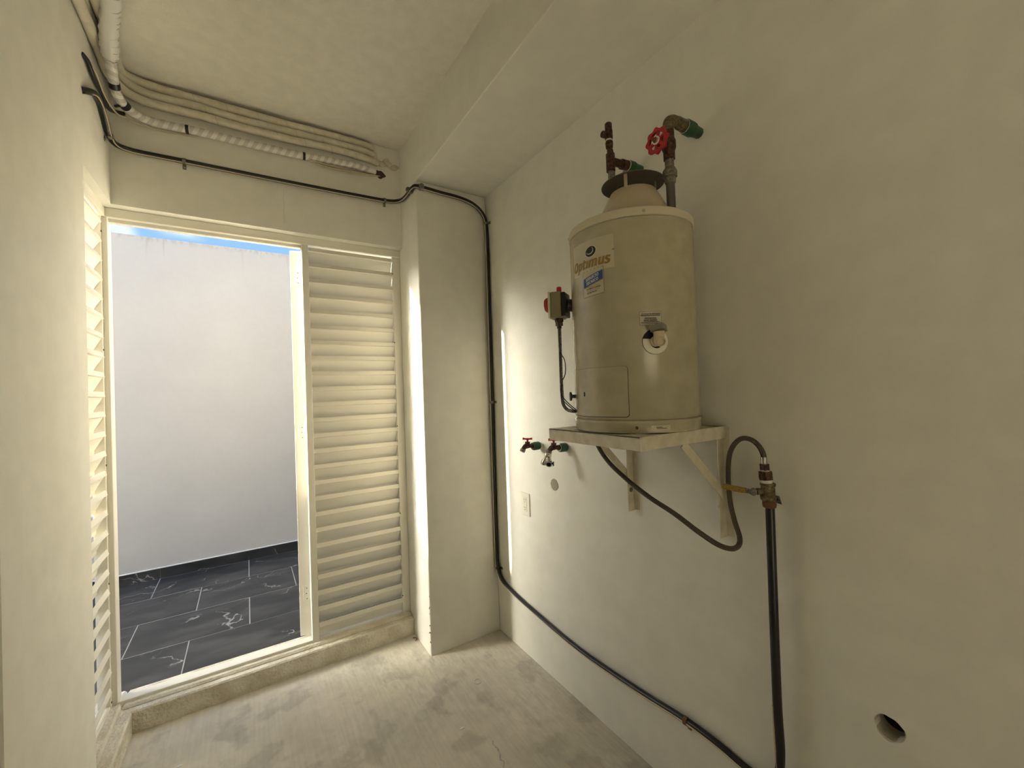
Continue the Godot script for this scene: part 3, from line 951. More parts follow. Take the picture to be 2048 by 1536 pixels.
	mb.wrap(ax, R, 188.7, 1.311, 0.006, 0.013, 0.0029, 0.0018)
	obj("keyhole", mb, M.shade_gap, pan)
	# the maker's sticker
	mb = MB.new()
	mb.wrap(ax, R, 176.0, 1.687, 0.150, 0.088, 0.004, 0.0002)
	var st := obj("brand_sticker", mb, M.decal, t)
	mb = MB.new()
	for o in [-0.33, 0.0, 0.33]:
		wrap_text(mb, "Opt\u0131mus", ax, R + 0.0003, 177.3 + o, 1.6655, 0.1355, 0.037, 0.20)
	obj("lettering", mb, M.gold, st)
	mb = MB.new()
	wrap_text(mb, "TM", ax, R + 0.0003, 152.3, 1.689, 0.006, 0.003)
	obj("lettering", mb, M.black_print, st)
	var EL := func(target: MB, pts: PackedVector2Array, lift: float) -> void:
		var mid := Vector2.ZERO
		for p in pts: mid += p / pts.size()
		var put := func(p: Vector2) -> Vector3: return hp(174.1 - rad_to_deg(p.x / R), R + lift, 1.699 + p.y)
		for i in pts.size():
			var a := pts[i]
			var b := pts[(i + 1) % pts.size()]
			var d: Vector3 = (put.call(a) - Vector3(HX, 1.699 + a.y, HZ)).normalized()
			for s in 3:
				var f0 := s / 3.0
				var f1 := (s + 1) / 3.0
				var q := [put.call(mid.lerp(a, f0)), put.call(mid.lerp(a, f1)), put.call(mid.lerp(b, f1)), put.call(mid.lerp(b, f0))]
				target.tri(q[0], q[1], q[2], d, d, d)
				target.tri(q[0], q[2], q[3], d, d, d)
	var oval := func(cx: float, cy: float, rx: float, ry: float) -> PackedVector2Array:
		var p := PackedVector2Array()
		for k in 40:
			var a := TAU * k / 40.0
			p.append(Vector2(cx + rx * cos(a) + 0.10 * ry * sin(a), cy + ry * sin(a)))
		return p
	mb = MB.new(); EL.call(mb, oval.call(0, 0, 0.0192, 0.0152), 0.0005)
	obj("emblem_rim", mb, M.white_print, st)
	mb = MB.new(); EL.call(mb, oval.call(0, 0, 0.0178, 0.0138), 0.0009)
	obj("emblem", mb, M.black_print, st)
	mb = MB.new()
	for k in 26:
		var q := []
		for e in [k, k + 1]:
			var along: float = e / 26.0
			var a := lerpf(deg_to_rad(196), deg_to_rad(412), along)
			var th := 0.0003 + 0.0009 * sin(PI * along)
			q.append([Vector2(-0.0028 + (0.0122 + th) * cos(a), 0.0030 + (0.0092 + th) * sin(a)), Vector2(-0.0028 + (0.0122 - th) * cos(a), 0.0030 + (0.0092 - th) * sin(a))])
		EL.call(mb, PackedVector2Array([q[0][0], q[1][0], q[1][1], q[0][1]]), 0.0013)
	obj("emblem_crescent", mb, M.white_print, st)
	# service sticker
	mb = MB.new()
	mb.wrap(ax, R, 173.0, 1.614, 0.0715, 0.072, 0.004, 0.0002, 0.06)
	var sv := obj("service_sticker", mb, M.brown_print, t)
	mb = MB.new(); mb.wrap(ax, R, 173.0, 1.614, 0.0690, 0.0695, 0.003, 0.0004, 0.06)
	obj("sticker_face", mb, M.decal, sv)
	mb = MB.new(); mb.wrap(ax, R, 173.0, 1.6225, 0.0655, 0.0245, 0.0008, 0.0006, 0.22)
	obj("sticker_band", mb, M.blue_print, sv)
	for q in [[0.0132, 0.0007], [-0.0136, 0.0007]]:
		mb = MB.new(); mb.wrap(ax, R, 173.0, 1.6225 + q[0], 0.0655, q[1], 0.0003, 0.0006, 0.22)
		obj("sticker_line", mb, M.black_print, sv)
	mb = MB.new()
	wrap_text(mb, "SERVICIO", ax, R + 0.0007, 173.6, 1.6283, 0.0445, 0.0082, 0.12, 0.22)
	wrap_text(mb, "TECNICO", ax, R + 0.0007, 173.6, 1.6172, 0.0410, 0.0082, 0.12, 0.22)
	obj("lettering", mb, M.white_print, sv)
	mb = MB.new()
	wrap_text(mb, "01 800 8 376868", ax, R + 0.0005, 172.5, 1.599, 0.047, 0.0042, 0.0, 0.06)
	wrap_text(mb, "55 00 50 67", ax, R + 0.0005, 174.0, 1.588, 0.035, 0.0038, 0.0, 0.06)
	obj("lettering", mb, M.brown_print, sv)
	for q in [1.604, 1.5935]:
		mb = MB.new(); mb.wrap(ax, R, 172.5, q, 0.040, 0.0007, 0.0002, 0.0006, 0.06)
		obj("sticker_line", mb, M.brown_print, sv)
	# drain valve sticker
	mb = MB.new(); mb.wrap(ax, R, 123.8, 1.5008, 0.0555, 0.0355, 0.0005, 0.0002)
	var ds := obj("valve_sticker", mb, M.brown_print, t)
	mb = MB.new(); mb.wrap(ax, R, 123.8, 1.5008, 0.0540, 0.0340, 0.0004, 0.0004)
	obj("sticker_face", mb, mat("pale sticker", Color(0.60, 0.565, 0.45), 0.4), ds)
	mb = MB.new()
	wrap_text(mb, "V\u00c1LVULA DE DRENADO", ax, R + 0.0005, 123.8, 1.5130, 0.0495, 0.0048)
	wrap_text(mb, "PRECAUCI\u00d3N", ax, R + 0.0005, 124.0, 1.5016, 0.0285, 0.0046)
	wrap_text(mb, "AGUA CALIENTE", ax, R + 0.0005, 124.0, 1.4958, 0.0340, 0.0040)
	obj("lettering", mb, M.black_print, ds)
	for q in [[1.5083, 0.0018], [1.4915, 0.0010], [1.4880, 0.0007]]:
		mb = MB.new(); mb.wrap(ax, R, 123.8, q[0], 0.0495, q[1], 0.0003, 0.0007)
		obj("sticker_line", mb, M.black_print, ds)
	# strip on the base ring (its square code is left out)
	mb = MB.new(); mb.wrap(ax, R + 0.0012, 118.8, 1.2205, 0.050, 0.0135, 0.0008, 0.0006, 0.0)
	var bs := obj("base_sticker", mb, M.decal, t)
	for q in [[1.2228, 0.016, 120.3], [1.2196, 0.027, 118.2]]:
		mb = MB.new(); mb.wrap(ax, R + 0.0018, q[2], q[0], q[1], 0.0013, 0.0003, 0.0004)
		obj("sticker_line", mb, M.black_print, bs)
	# drain cock in its round cut-out
	var va := 120.9
	var vd := Vector3(cos(deg_to_rad(va)), 0, sin(deg_to_rad(va)))
	var vr := Vector3(vd.z, 0, -vd.x)
	var vb := Basis(vr, Vector3.UP, vd)
	var vo := hp(va, R, 1.441)
	mb = MB.new(); mb.wrap(ax, R, va, 1.441, 0.0656, 0.0656, 0.0326, 0.0004)
	var dv := obj("drain_valve", mb, M.shade_gap, t)
	dv.set_meta("label", "dark round cut-out behind the drain cock")
	mb = MB.new()
	var esc := PackedVector2Array()
	for k in 33:
		var a := lerpf(deg_to_rad(166), deg_to_rad(455), k / 32.0)
		esc.append(Vector2(cos(a), sin(a)) * 0.0322)
	for k in 25:
		var a := lerpf(deg_to_rad(440), deg_to_rad(150), k / 24.0)
		esc.append(Vector2(cos(a), sin(a)) * 0.0165 + Vector2(0.003, -0.001))
	mb.prism(esc, -0.0005, 0.0026, vo, vb)
	obj("escutcheon", mb, M.socket, dv)
	mb = MB.new()
	mb.rod(vo - vd * 0.01, vo + vd * 0.016, 0.0135, 20)
	mb.hex(vo + vd * 0.010, vo + vd * 0.018, 0.0155)
	var kn := vo + vd * 0.028
	mb.lathe([Vector2(0.0, -0.014), Vector2(0.011, -0.012), Vector2(0.0135, -0.004), Vector2(0.0125, 0.006), Vector2(0.0135, 0.010), Vector2(0.0135, 0.022), Vector2(0.0, 0.022)], kn, Basis.IDENTITY, 24)
	mb.lathe([Vector2(0.0125, 0.0), Vector2(0.0125, 0.012), Vector2(0.0105, 0.017), Vector2(0.0085, 0.017), Vector2(0.0085, 0.004), Vector2(0.0, 0.004)], kn, Basis(vr, (vd - Vector3.UP * 0.45).normalized(), vr.cross((vd - Vector3.UP * 0.45).normalized())), 24)
	obj("cock_body", mb, M.drain, dv)
	mb = MB.new()
	var lob := PackedVector2Array()
	for k in 48:
		var a := TAU * k / 48.0
		lob.append(Vector2(cos(a), sin(a)) * (0.0185 + 0.0030 * cos(a * 4.0 + 0.6)))
	mb.prism(lob, 0.0, 0.015, kn + Vector3(0, 0.0225, 0), Basis(vr, -vd, Vector3.UP) * Basis.from_euler(Vector3(-0.22, 0.0, 0.2)))
	obj("cock_handle", mb, M.drain_cap, dv)
	# thermostat with its knobs, sensing tube and wires
	var ga := 222.0
	var gd := Vector3(cos(deg_to_rad(ga)), 0, sin(deg_to_rad(ga)))
	var gt := Vector3(gd.z, 0, -gd.x)
	var gb := Basis(gt, Vector3.UP, gd) * Basis(Vector3.UP, deg_to_rad(-14.0))
	var gc := hp(ga, 0.213, 1.582)
	mb = MB.new()
	mb.box(gc + gb.z * 0.004, Vector3(0.062, 0.078, 0.032), 0.003, gb)
	var th := obj("thermostat", mb, M.therm, t)
	mb = MB.new()
	mb.box(gc - gb.z * 0.018, Vector3(0.056, 0.072, 0.014), 0.002, gb)
	mb.rod(gc - gb.z * 0.022, hp(ga, R - 0.004, 1.580), 0.019, 20)
	obj("back_plate", mb, M.black, th)
	mb = MB.new()
	mb.box(gc + gb.z * 0.0235, Vector3(0.066, 0.080, 0.007), 0.002, gb)
	obj("cover_plate", mb, M.enamel_lid, th)
	mb = MB.new()
	mb.lathe([Vector2(0.0235, 0.0), Vector2(0.0225, 0.012), Vector2(0.0195, 0.017), Vector2(0.0, 0.018)], gc + gb.z * 0.027 + Vector3(0, 0.006, 0), Basis(gb.x, gb.z, gb.x.cross(gb.z)), 28)
	obj("dial", mb, M.red, th)
	mb = MB.new()
	mb.lathe([Vector2(0.0075, 0.0), Vector2(0.0075, 0.018), Vector2(0.006, 0.020), Vector2(0.0, 0.0202)], gc + Vector3(0, 0.038, 0) + gb.z * 0.0, Basis.IDENTITY, 18)
	obj("button", mb, M.red, th)
	var nb := gc + Vector3(0, -0.039, 0) + gb.z * 0.003
	mb = MB.new()
	mb.rod(nb + Vector3(0, 0.004, 0), nb - Vector3(0, 0.010, 0), 0.013, 16)
	mb.hex(nb - Vector3(0, 0.010, 0), nb - Vector3(0, 0.022, 0), 0.0115)
	mb.rod(nb - Vector3(0, 0.022, 0), nb - Vector3(0, 0.030, 0), 0.007, 14)
	obj("union_nut", mb, M.copper, th)
	mb = MB.new()
	var foot := hp(212.0, R - 0.01, 1.259)
	var q0 := nb - Vector3(0, 0.028, 0)
	var q1 := Vector3(q0.x + 0.001, 1.288, q0.z)
	mb.tube(spline([q0, Vector3(q0.x, 1.45, q0.z), Vector3(q0.x + 0.001, 1.31, q0.z), q1 + Vector3(0.002, -0.008, 0.002), q1 + Vector3(0.009, -0.023, 0.010), q1.lerp(foot, 0.5) * Vector3(1, 0, 1) + Vector3(0, 1.261, 0), foot], 6), 0.0052, 12)
	obj("pilot_tube", mb, M.galv, t)
	for s in 2:
		mb = MB.new()
		var o := gt * (0.010 + 0.006 * s)
		var w := gt * 0.014
		if s == 0:
			mb.tube(spline([nb + o, nb + o - Vector3(0, 0.10, 0), Vector3(nb.x, 1.415, nb.z) - w * 0.7 - gd * 0.012, Vector3(nb.x, 1.375, nb.z) - w * 1.1 - gd * 0.012, Vector3(nb.x, 1.345, nb.z) + o * 0.4, Vector3(nb.x, 1.31, nb.z) + w * 1.4, hp(208.0, R, 1.262)], 8), 0.0015, 8)
		else:
			mb.tube(spline([nb + o, nb + o - Vector3(0, 0.09, 0), Vector3(nb.x, 1.395, nb.z) + w * 1.1, Vector3(nb.x, 1.362, nb.z) + w * 1.5, Vector3(nb.x, 1.33, nb.z) + w * 0.9, Vector3(nb.x, 1.30, nb.z) + w * 1.6, hp(209.0, R, 1.258)], 8), 0.0015, 8)
		obj("wire", mb, M.black, t)

# ------------------------------------------------------------------ its wall bracket
func shelf() -> void:
	var t := thing("heater_bracket", "white painted angle-iron wall bracket holding up the water heater", "bracket", Vector3(0, 0.885, 1.17))
	var y := 1.205
	var rails := {
		"front_rail": [[Vector3(-0.363, 1.170, 0.990), Vector3(-0.3595, y, 1.350)], [Vector3(-0.363, y - 0.0035, 0.990), Vector3(-0.325, y, 1.350)]],
		"side_rail": [[Vector3(-0.360, 1.170, 1.3465), Vector3(-0.001, y, 1.350)], [Vector3(-0.360, y - 0.0035, 1.312), Vector3(-0.001, y - 0.0002, 1.349)]],
		"back_rail": [[Vector3(-0.005, 1.172, 0.990), Vector3(-0.0015, y, 1.350)], [Vector3(-0.038, y - 0.0035, 0.990), Vector3(-0.0015, y - 0.0002, 1.350)]],
	}
	for k in rails:
		var mb := MB.new()
		for q in rails[k]: mb.bx(q[0], q[1], 0.0008)
		obj(k, mb, M.bracket, t)
	var mb := MB.new()
	mb.bx(Vector3(-0.360, 1.170, 0.990), Vector3(-0.001, y, 0.9935), 0.0008)
	mb.bx(Vector3(-0.360, y - 0.0035, 0.991), Vector3(-0.001, y - 0.0002, 1.028), 0.0008)
	obj("side_rail", mb, M.bracket, t)
	for z in [1.10, 1.24]:
		mb = MB.new()
		mb.bx(Vector3(-0.358, y - 0.005, z - 0.018), Vector3(-0.003, y - 0.0006, z + 0.018), 0.0008)
		obj("cross_bar", mb, M.bracket, t)
	for z in [1.002, 1.342]:
		mb = MB.new()
		mb.bx(Vector3(-0.034, 0.886, z - 0.0018), Vector3(-0.0005, y - 0.004, z + 0.0018), 0.0008)
		mb.bx(Vector3(-0.004, 0.890, z), Vector3(-0.0005, y - 0.004, z + 0.022), 0.0008)
		obj("wall_post", mb, M.bracket, t)
	for q in [[0.9965, Vector2(-0.185, 1.172), Vector2(-0.012, 1.000)], [1.3475, Vector2(-0.195, 1.172), Vector2(-0.014, 1.006)]]:
		mb = MB.new()
		var d: Vector2 = (q[2] - q[1]).normalized()
		var o := Vector2(-d.y, d.x) * 0.0125
		mb.prism(PackedVector2Array([q[1] + o, q[2] + o, q[2] - o, q[1] - o]), q[0] - 0.0018, q[0] + 0.0018)
		obj("brace", mb, M.bracket, t)
	for q in [[Vector3(-0.018, 0.962, 1.0045), Vector3(0, 0, 1)], [Vector3(-0.006, 0.968, 1.331), Vector3(-1, 0, 0)]]:
		mb = MB.new()
		var d: Vector3 = q[1]
		var u := Vector3.UP
		mb.lathe([Vector2(0.0, -0.002), Vector2(0.009, -0.002), Vector2(0.009, 0.0), Vector2(0.006, 0.0), Vector2(0.0055, 0.003), Vector2(0.0, 0.004)], q[0], Basis(u, d, u.cross(d)), 16)
		obj("bolt", mb, M.galv, t)

# ------------------------------------------------------------------ water pipes above the heater
func water_pipes() -> void:
	# left: tee with relief valve
	var x := -0.146
	var z := 1.086
	var t := thing("relief_valve_pipe", "brown water pipe with tee and relief valve behind the hood, left of the red wheel", "pipe", Vector3(x, 1.79, z), "pipes above the heater")
	var mb := MB.new()
	mb.rod(Vector3(x + 0.008, 1.7925, z), Vector3(x + 0.003, 2.045, z), 0.0115)
	var p := obj("riser", mb, M.galv, t)
	mb = MB.new()
	mb.lathe([Vector2(0.0115, 2.028), Vector2(0.0145, 2.030), Vector2(0.0145, 2.086), Vector2(0.0105, 2.089), Vector2(0.0095, 2.100)], Vector3(x + 0.001, 0, z), Basis.IDENTITY, 20)
	mb.rod(Vector3(x, 2.064, z), Vector3(x + 0.052, 2.067, z), 0.0128)
	mb.rod(Vector3(x + 0.052, 2.067, z), Vector3(x + 0.078, 2.069, z), 0.0165)
	mb.rod(Vector3(x - 0.001, 2.095, z), Vector3(x - 0.002, 2.112, z), 0.0088)
	mb.lathe([Vector2(0.0, 2.104), Vector2(0.0115, 2.106), Vector2(0.0125, 2.122), Vector2(0.0115, 2.127), Vector2(0.0, 2.127)], Vector3(x - 0.002, 0, z), Basis.IDENTITY, 20)
	obj("tee", mb, M.copper, t)
	mb = MB.new()
	mb.rod(Vector3(x - 0.002, 2.126, z), Vector3(x - 0.0025, 2.1335, z), 0.0105)
	obj("thread_tape", mb, M.tape, t)
	mb = MB.new()
	mb.lathe([Vector2(0.0, 2.132), Vector2(0.0115, 2.133), Vector2(0.013, 2.137), Vector2(0.013, 2.160), Vector2(0.0115, 2.166), Vector2(0.0115, 2.184), Vector2(0.009, 2.187), Vector2(0.0, 2.187)], Vector3(x - 0.003, 0, z), Basis.IDENTITY, 20)
	mb.rod(Vector3(x - 0.006, 2.145, z), Vector3(x - 0.031, 2.142, z + 0.001), 0.0105, 16)
	obj("relief_valve", mb, M.copper, t)
	mb = MB.new()
	mb.rod(Vector3(x + 0.076, 2.0692, z), Vector3(x + 0.080, 2.0695, z), 0.0178)
	obj("collar", mb, M.chrome, t)
	mb = MB.new()
	var hb := Basis(Vector3.UP, Vector3(1, 0.03, 0).normalized(), Vector3(0, 0, 1))
	mb.lathe([Vector2(0.0, 0.0), Vector2(0.0175, 0.0), Vector2(0.0185, 0.004), Vector2(0.0185, 0.030), Vector2(0.016, 0.036), Vector2(0.014, 0.060), Vector2(0.014, 0.068)], Vector3(x + 0.079, 2.0695, z), hb, 10, 0.95)
	obj("wall_fitting", mb, M.green, t)
	# right: elbow, gate valve, union
	x = -0.1455
	z = 1.306
	t = thing("gate_valve_pipe", "galvanised water pipe with red wheel valve and elbow at the heater's right", "pipe", Vector3(x, 1.79, z), "pipes above the heater")
	mb = MB.new()
	mb.rod(Vector3(x + 0.001, 1.7925, z), Vector3(x, 1.915, z), 0.0120)
	obj("riser", mb, tri_tex(mat("grey pipe", Color(0.12, 0.11, 0.09), 0.35, 0.5), null, null, 1.0), t)
	mb = MB.new()
	mb.lathe([Vector2(0.0120, 1.893), Vector2(0.0150, 1.895), Vector2(0.0155, 1.909), Vector2(0.0195, 1.911), Vector2(0.0195, 1.928), Vector2(0.017, 1.934), Vector2(0.0125, 1.938), Vector2(0.0125, 1.965)], Vector3(x, 0, z), Basis.IDENTITY, 8, 0.9)
	obj("union", mb, M.galv, t)
	mb = MB.new()
	mb.lathe([Vector2(0.012, 1.960), Vector2(0.0155, 1.961), Vector2(0.0155, 1.984), Vector2(0.019, 1.992), Vector2(0.019, 2.012), Vector2(0.0155, 2.020), Vector2(0.0155, 2.041), Vector2(0.012, 2.042)], Vector3(x, 0, z), Basis.IDENTITY, 20)
	mb.rod(Vector3(x, 2.000, z), Vector3(x - 0.034, 2.000, z), 0.0125)
	mb.rod(Vector3(x - 0.034, 2.000, z), Vector3(x - 0.052, 2.000, z), 0.006)
	obj("valve_body", mb, M.copper, t)
	mb = MB.new()
	mb.tube(spline([Vector3(x, 2.030, z), Vector3(x, 2.052, z), Vector3(x + 0.006, 2.070, z), Vector3(x + 0.024, 2.079, z), Vector3(x + 0.050, 2.080, z)], 6), [0.0125, 0.0135, 0.0145, 0.015, 0.0155, 0.0155, 0.0155, 0.0155, 0.0155, 0.0155, 0.0155, 0.0155, 0.0155, 0.0155, 0.0155, 0.0155, 0.0155, 0.0155, 0.0155, 0.015, 0.015, 0.0145, 0.0145, 0.014, 0.014], 18)
	mb.hex(Vector3(x + 0.044, 2.080, z), Vector3(x + 0.074, 2.080, z), 0.0172)
	obj("elbow", mb, M.brass, t)
	mb = MB.new()
	mb.rod(Vector3(x + 0.073, 2.080, z), Vector3(x + 0.077, 2.080, z), 0.0188)
	obj("collar", mb, M.chrome, t)
	mb = MB.new()
	mb.lathe([Vector2(0.0, 0.0), Vector2(0.0195, 0.0), Vector2(0.021, 0.005), Vector2(0.021, 0.034), Vector2(0.018, 0.041), Vector2(0.0155, 0.062), Vector2(0.0155, 0.070)], Vector3(x + 0.076, 2.080, z), Basis(Vector3.UP, Vector3(1, 0, 0), Vector3(0, 0, 1)), 10, 0.95)
	obj("wall_fitting", mb, M.green, t)
	# hand wheel, facing out from the wall
	mb = MB.new()
	var wc := Vector3(x - 0.050, 2.000, z)
	var wb := Basis(Vector3(0, 0, 1), Vector3.UP, Vector3(-1, 0, 0))
	var N := 96
	var ro := func(a: float) -> float: return 0.0335 + 0.0028 * cos(a * 8.0)
	for k in N:
		var a0 := TAU * k / N
		var a1 := TAU * (k + 1) / N
		var e0 := Vector3(cos(a0), sin(a0), 0)
		var e1 := Vector3(cos(a1), sin(a1), 0)
		for s in [[0.004, 1.0], [-0.004, -1.0]]:
			mb.quad(wc + wb * (e0 * 0.0235 + Vector3(0, 0, s[0])), wc + wb * (e1 * 0.0235 + Vector3(0, 0, s[0])), wc + wb * (e1 * float(ro.call(a1)) + Vector3(0, 0, s[0])), wc + wb * (e0 * float(ro.call(a0)) + Vector3(0, 0, s[0])), wb * Vector3(0, 0, s[1]))
		mb.quad(wc + wb * (e0 * float(ro.call(a0)) + Vector3(0, 0, 0.004)), wc + wb * (e1 * float(ro.call(a1)) + Vector3(0, 0, 0.004)), wc + wb * (e1 * float(ro.call(a1)) - Vector3(0, 0, 0.004)), wc + wb * (e0 * float(ro.call(a0)) - Vector3(0, 0, 0.004)), wb * e0)
		mb.quad(wc + wb * (e0 * 0.0235 + Vector3(0, 0, 0.004)), wc + wb * (e1 * 0.0235 + Vector3(0, 0, 0.004)), wc + wb * (e1 * 0.0235 - Vector3(0, 0, 0.004)), wc + wb * (e0 * 0.0235 - Vector3(0, 0, 0.004)), wb * -e0)
	for k in 6:
		var a := TAU * k / 6.0 + 0.3
		var e := wb * Vector3(cos(a), sin(a), 0)
		mb.box(wc + e * 0.018, Vector3(0.022, 0.0085, 0.006), 0.001, Basis(e, wb.z.cross(e), wb.z))
	mb.lathe([Vector2(0.0, -0.004), Vector2(0.013, -0.004), Vector2(0.013, 0.004), Vector2(0.0, 0.005)], wc, Basis(wb.x, wb.z, wb.x.cross(wb.z)), 20)
	obj("hand_wheel", mb, M.red, t)
	mb = MB.new()
	mb.lathe([Vector2(0.0112, 0.004), Vector2(0.0112, 0.0062), Vector2(0.0075, 0.0068), Vector2(0.0, 0.0068)], wc, Basis(wb.x, wb.z, wb.x.cross(wb.z)), 20)
	obj("washer", mb, M.tape, t)
	mb = MB.new()
	mb.hex(wc + wb.z * 0.006, wc + wb.z * 0.0115, 0.0075)
	obj("nut", mb, M.rust, t)

# ------------------------------------------------------------------ black gas pipe round the room
func gas_line() -> void:
	var wallx := -0.0135
	var P := [
		[-1.612, 2.400, 0.090, 1.0, -1.0, 0.0], [-1.602, 2.424, 0.050, 1.0, -0.9, 0.0], [-1.5985, 2.449, -0.005, 1.0, -0.9, 0.0], [-1.5985, 2.452, -0.073, 1.0, -0.9, 0.0], [-1.5985, 2.426, -0.124, 1.0, -0.6, 0.3],
		[-1.5985, 2.397, -0.172, 1.0, -0.6, 0.4], [-1.589, 2.384, -0.218, 0.6, -0.8, 0.6], [-1.560, 2.379, -0.2335, 0.0, -0.9, 0.6], [-1.369, 2.377, -0.2335, 0.0, -0.9, 0.6], [-0.579, 2.387, -0.2335, 0.0, -0.9, 0.6],
		[-0.465, 2.393, -0.2335, 0.0, -0.9, 0.6], [-0.432, 2.398, -0.225, -0.4, -0.8, 0.4], [-0.4195, 2.393, -0.185, -0.7, -0.9, 0.0], [-0.4195, 2.383, -0.100, -0.7, -0.9, 0.0], [-0.4195, 2.384, -0.010, -0.7, -0.9, 0.0],
		[-0.413, 2.385, 0.008, -0.5, -0.9, 0.4], [-0.392, 2.385, 0.0125, 0.0, -0.9, 0.5], [-0.281, 2.380, 0.0125, 0.0, -0.9, 0.5], [-0.165, 2.376, 0.0125, 0.0, -0.9, 0.5], [-0.090, 2.361, 0.0125, -0.3, -0.8, 0.5],
		[-0.040, 2.329, 0.0140, -0.6, -0.6, 0.5], [-0.0175, 2.288, 0.018, -0.8, -0.3, 0.5], [wallx, 2.240, 0.022, -0.9, 0.0, 0.4], [wallx, 1.776, 0.024, -0.9, 0.0, 0.3], [wallx, 1.269, 0.019, -0.9, 0.0, 0.2],
		[wallx, 0.834, 0.0135, -0.9, 0.0, 0.2], [wallx, 0.502, 0.0135, -0.9, 0.0, 0.1], [wallx, 0.356, 0.021, -0.9, -0.2, -0.1], [wallx, 0.304, 0.060, -0.94, -0.25, -0.1], [wallx, 0.277, 0.155, -0.96, -0.12, 0.0],
		[wallx, 0.255, 0.369, -0.96, -0.12, 0.0], [wallx, 0.235, 0.690, -0.96, -0.12, 0.0], [wallx, 0.249, 1.005, -0.96, -0.12, 0.0], [wallx, 0.266, 1.198, -0.96, -0.12, 0.0], [wallx, 0.264, 1.301, -0.96, -0.12, 0.0],
		[wallx, 0.255, 1.374, -0.96, -0.12, 0.0], [-0.016, 0.262, 1.425, -0.8, -0.4, 0.3], [-0.024, 0.300, 1.464, -0.8, -0.1, 0.4], [-0.032, 0.370, 1.478, -0.6, 0.0, -0.7], [-0.039, 0.500, 1.4795, -0.6, 0.0, -0.8],
		[-0.040, 1.012, 1.483, -0.6, 0.0, -0.8]]
	var c := []
	var o := []
	for q in P:
		var p := Vector3(q[0], q[1], q[2])
		c.append(p)
		o.append(p + Vector3(q[3], q[4], q[5]).normalized() * 0.0103)
	var t := thing("gas_pipe", "long black gas pipe clipped round the walls and up to the yellow-handled valve", "pipe", Vector3(-0.04, 0.24, 1.2))
	var mb := MB.new()
	mb.tube(spline(c, 5), 0.0108, 14)
	obj("pipe", mb, M.pipe_black, t)
	mb = MB.new()
	mb.tube(spline(o.slice(1, o.size() - 1), 5), 0.0025, 8)
	obj("stripe", mb, M.stripe, t).set_meta("label", "pale lengthwise stripe")
	# clips
	var clips := [
		[Vector3(-1.369, 2.377, -0.2335), Vector3(1, 0, 0), Vector3(0, 0, 1), Vector3(0, -1, 0), "grey pipe clip on the back wall, above the left half of the door opening", M.galv],
		[Vector3(-0.500, 2.391, -0.2335), Vector3(1, 0.04, 0), Vector3(0, 0, 1), Vector3(0, -1, 0), "grey pipe clip on the back wall just before the column", M.galv],
		[Vector3(-1.5985, 2.392, -0.180), Vector3(0, -0.5, -0.86), Vector3(1, 0, 0), Vector3(0, -0.86, 0.5), "grey pipe clip in the corner of left wall and back wall", M.galv],
		[Vector3(wallx, 2.262, 0.021), Vector3(0, -1, 0), Vector3(-1, 0, 0), Vector3(0, 0, 1), "grey pipe clip below the pipe's bend at the top of the column corner", M.galv],
		[Vector3(wallx, 1.266, 0.019), Vector3(0, -1, 0), Vector3(-1, 0, 0), Vector3(0, 0, 1), "grey pipe clip half way up the column corner", M.galv],
		[Vector3(wallx, 0.352, 0.022), Vector3(0, -1, 0.15), Vector3(-1, 0, 0), Vector3(0, 0.1, 1), "dark pipe clip just above the pipe's lower bend in the column corner", M.black],
		[Vector3(wallx, 0.266, 1.190), Vector3(0, 0.1, 1), Vector3(-1, 0, 0), Vector3(0, -1, 0.1), "rusty brown pipe clip on the sloping run low on the right wall", M.rust]]
	for q in clips:
		var dir: Vector3 = q[1].normalized()
		var out: Vector3 = q[2]
		var side: Vector3 = q[3].normalized()
		var k := thing("pipe_clip", q[4], "pipe clip", q[0] - out * 0.0125, "pipe clips along the gas pipe")
		mb = MB.new()
		var path := PackedVector3Array()
		for i in 13:
			var a := lerpf(-1.75, 1.75, i / 12.0)
			path.append(q[0] + (out * cos(a) + side * sin(a)) * 0.0122)
		for i in path.size() - 1:
			var m: Vector3 = (path[i] + path[i + 1]) * 0.5
			var tt: Vector3 = (path[i + 1] - path[i])
			var nn: Vector3 = (m - q[0]).normalized()
			mb.box(m, Vector3(tt.length() + 0.0006, 0.0016, 0.013), 0.0, Basis(tt.normalized(), nn, tt.normalized().cross(nn)))
		mb.box(q[0] + side * 0.0205 - out * 0.0108, Vector3(0.021, 0.0016, 0.013), 0.0, Basis(side, out, side.cross(out)))
		obj("strap", mb, q[5], k)
		mb = MB.new()
		mb.lathe([Vector2(0.0042, 0.0), Vector2(0.0038, 0.0022), Vector2(0.0, 0.003)], q[0] + side * 0.0235 - out * 0.0100, Basis(side, out, side.cross(out)), 12)
		obj("screw", mb, M.galv if q[5] != M.galv else M.steel, k)
	# fittings where the pipe turns the column's edge
	var k := thing("corner_fitting", "pair of tarnished clamp fittings where the gas pipe turns the column edge", "fitting", Vector3(-0.41, 2.37, 0.0))
	mb = MB.new()
	mb.rod(Vector3(-0.407, 2.386, -0.045), Vector3(-0.438, 2.386, -0.045), 0.0135)
	mb.rod(Vector3(-0.438, 2.386, -0.045), Vector3(-0.443, 2.386, -0.045), 0.0085)
	mb.rod(Vector3(-0.4195, 2.3845, -0.060), Vector3(-0.4195, 2.3845, -0.030), 0.0132)
	obj("clamp", mb, M.galv, k)
	mb = MB.new()
	mb.rod(Vector3(-0.385, 2.386, 0.0005), Vector3(-0.385, 2.386, 0.030), 0.0125)
	mb.rod(Vector3(-0.398, 2.3853, 0.0125), Vector3(-0.370, 2.3845, 0.0125), 0.0132)
	obj("clamp", mb, M.galv, k)

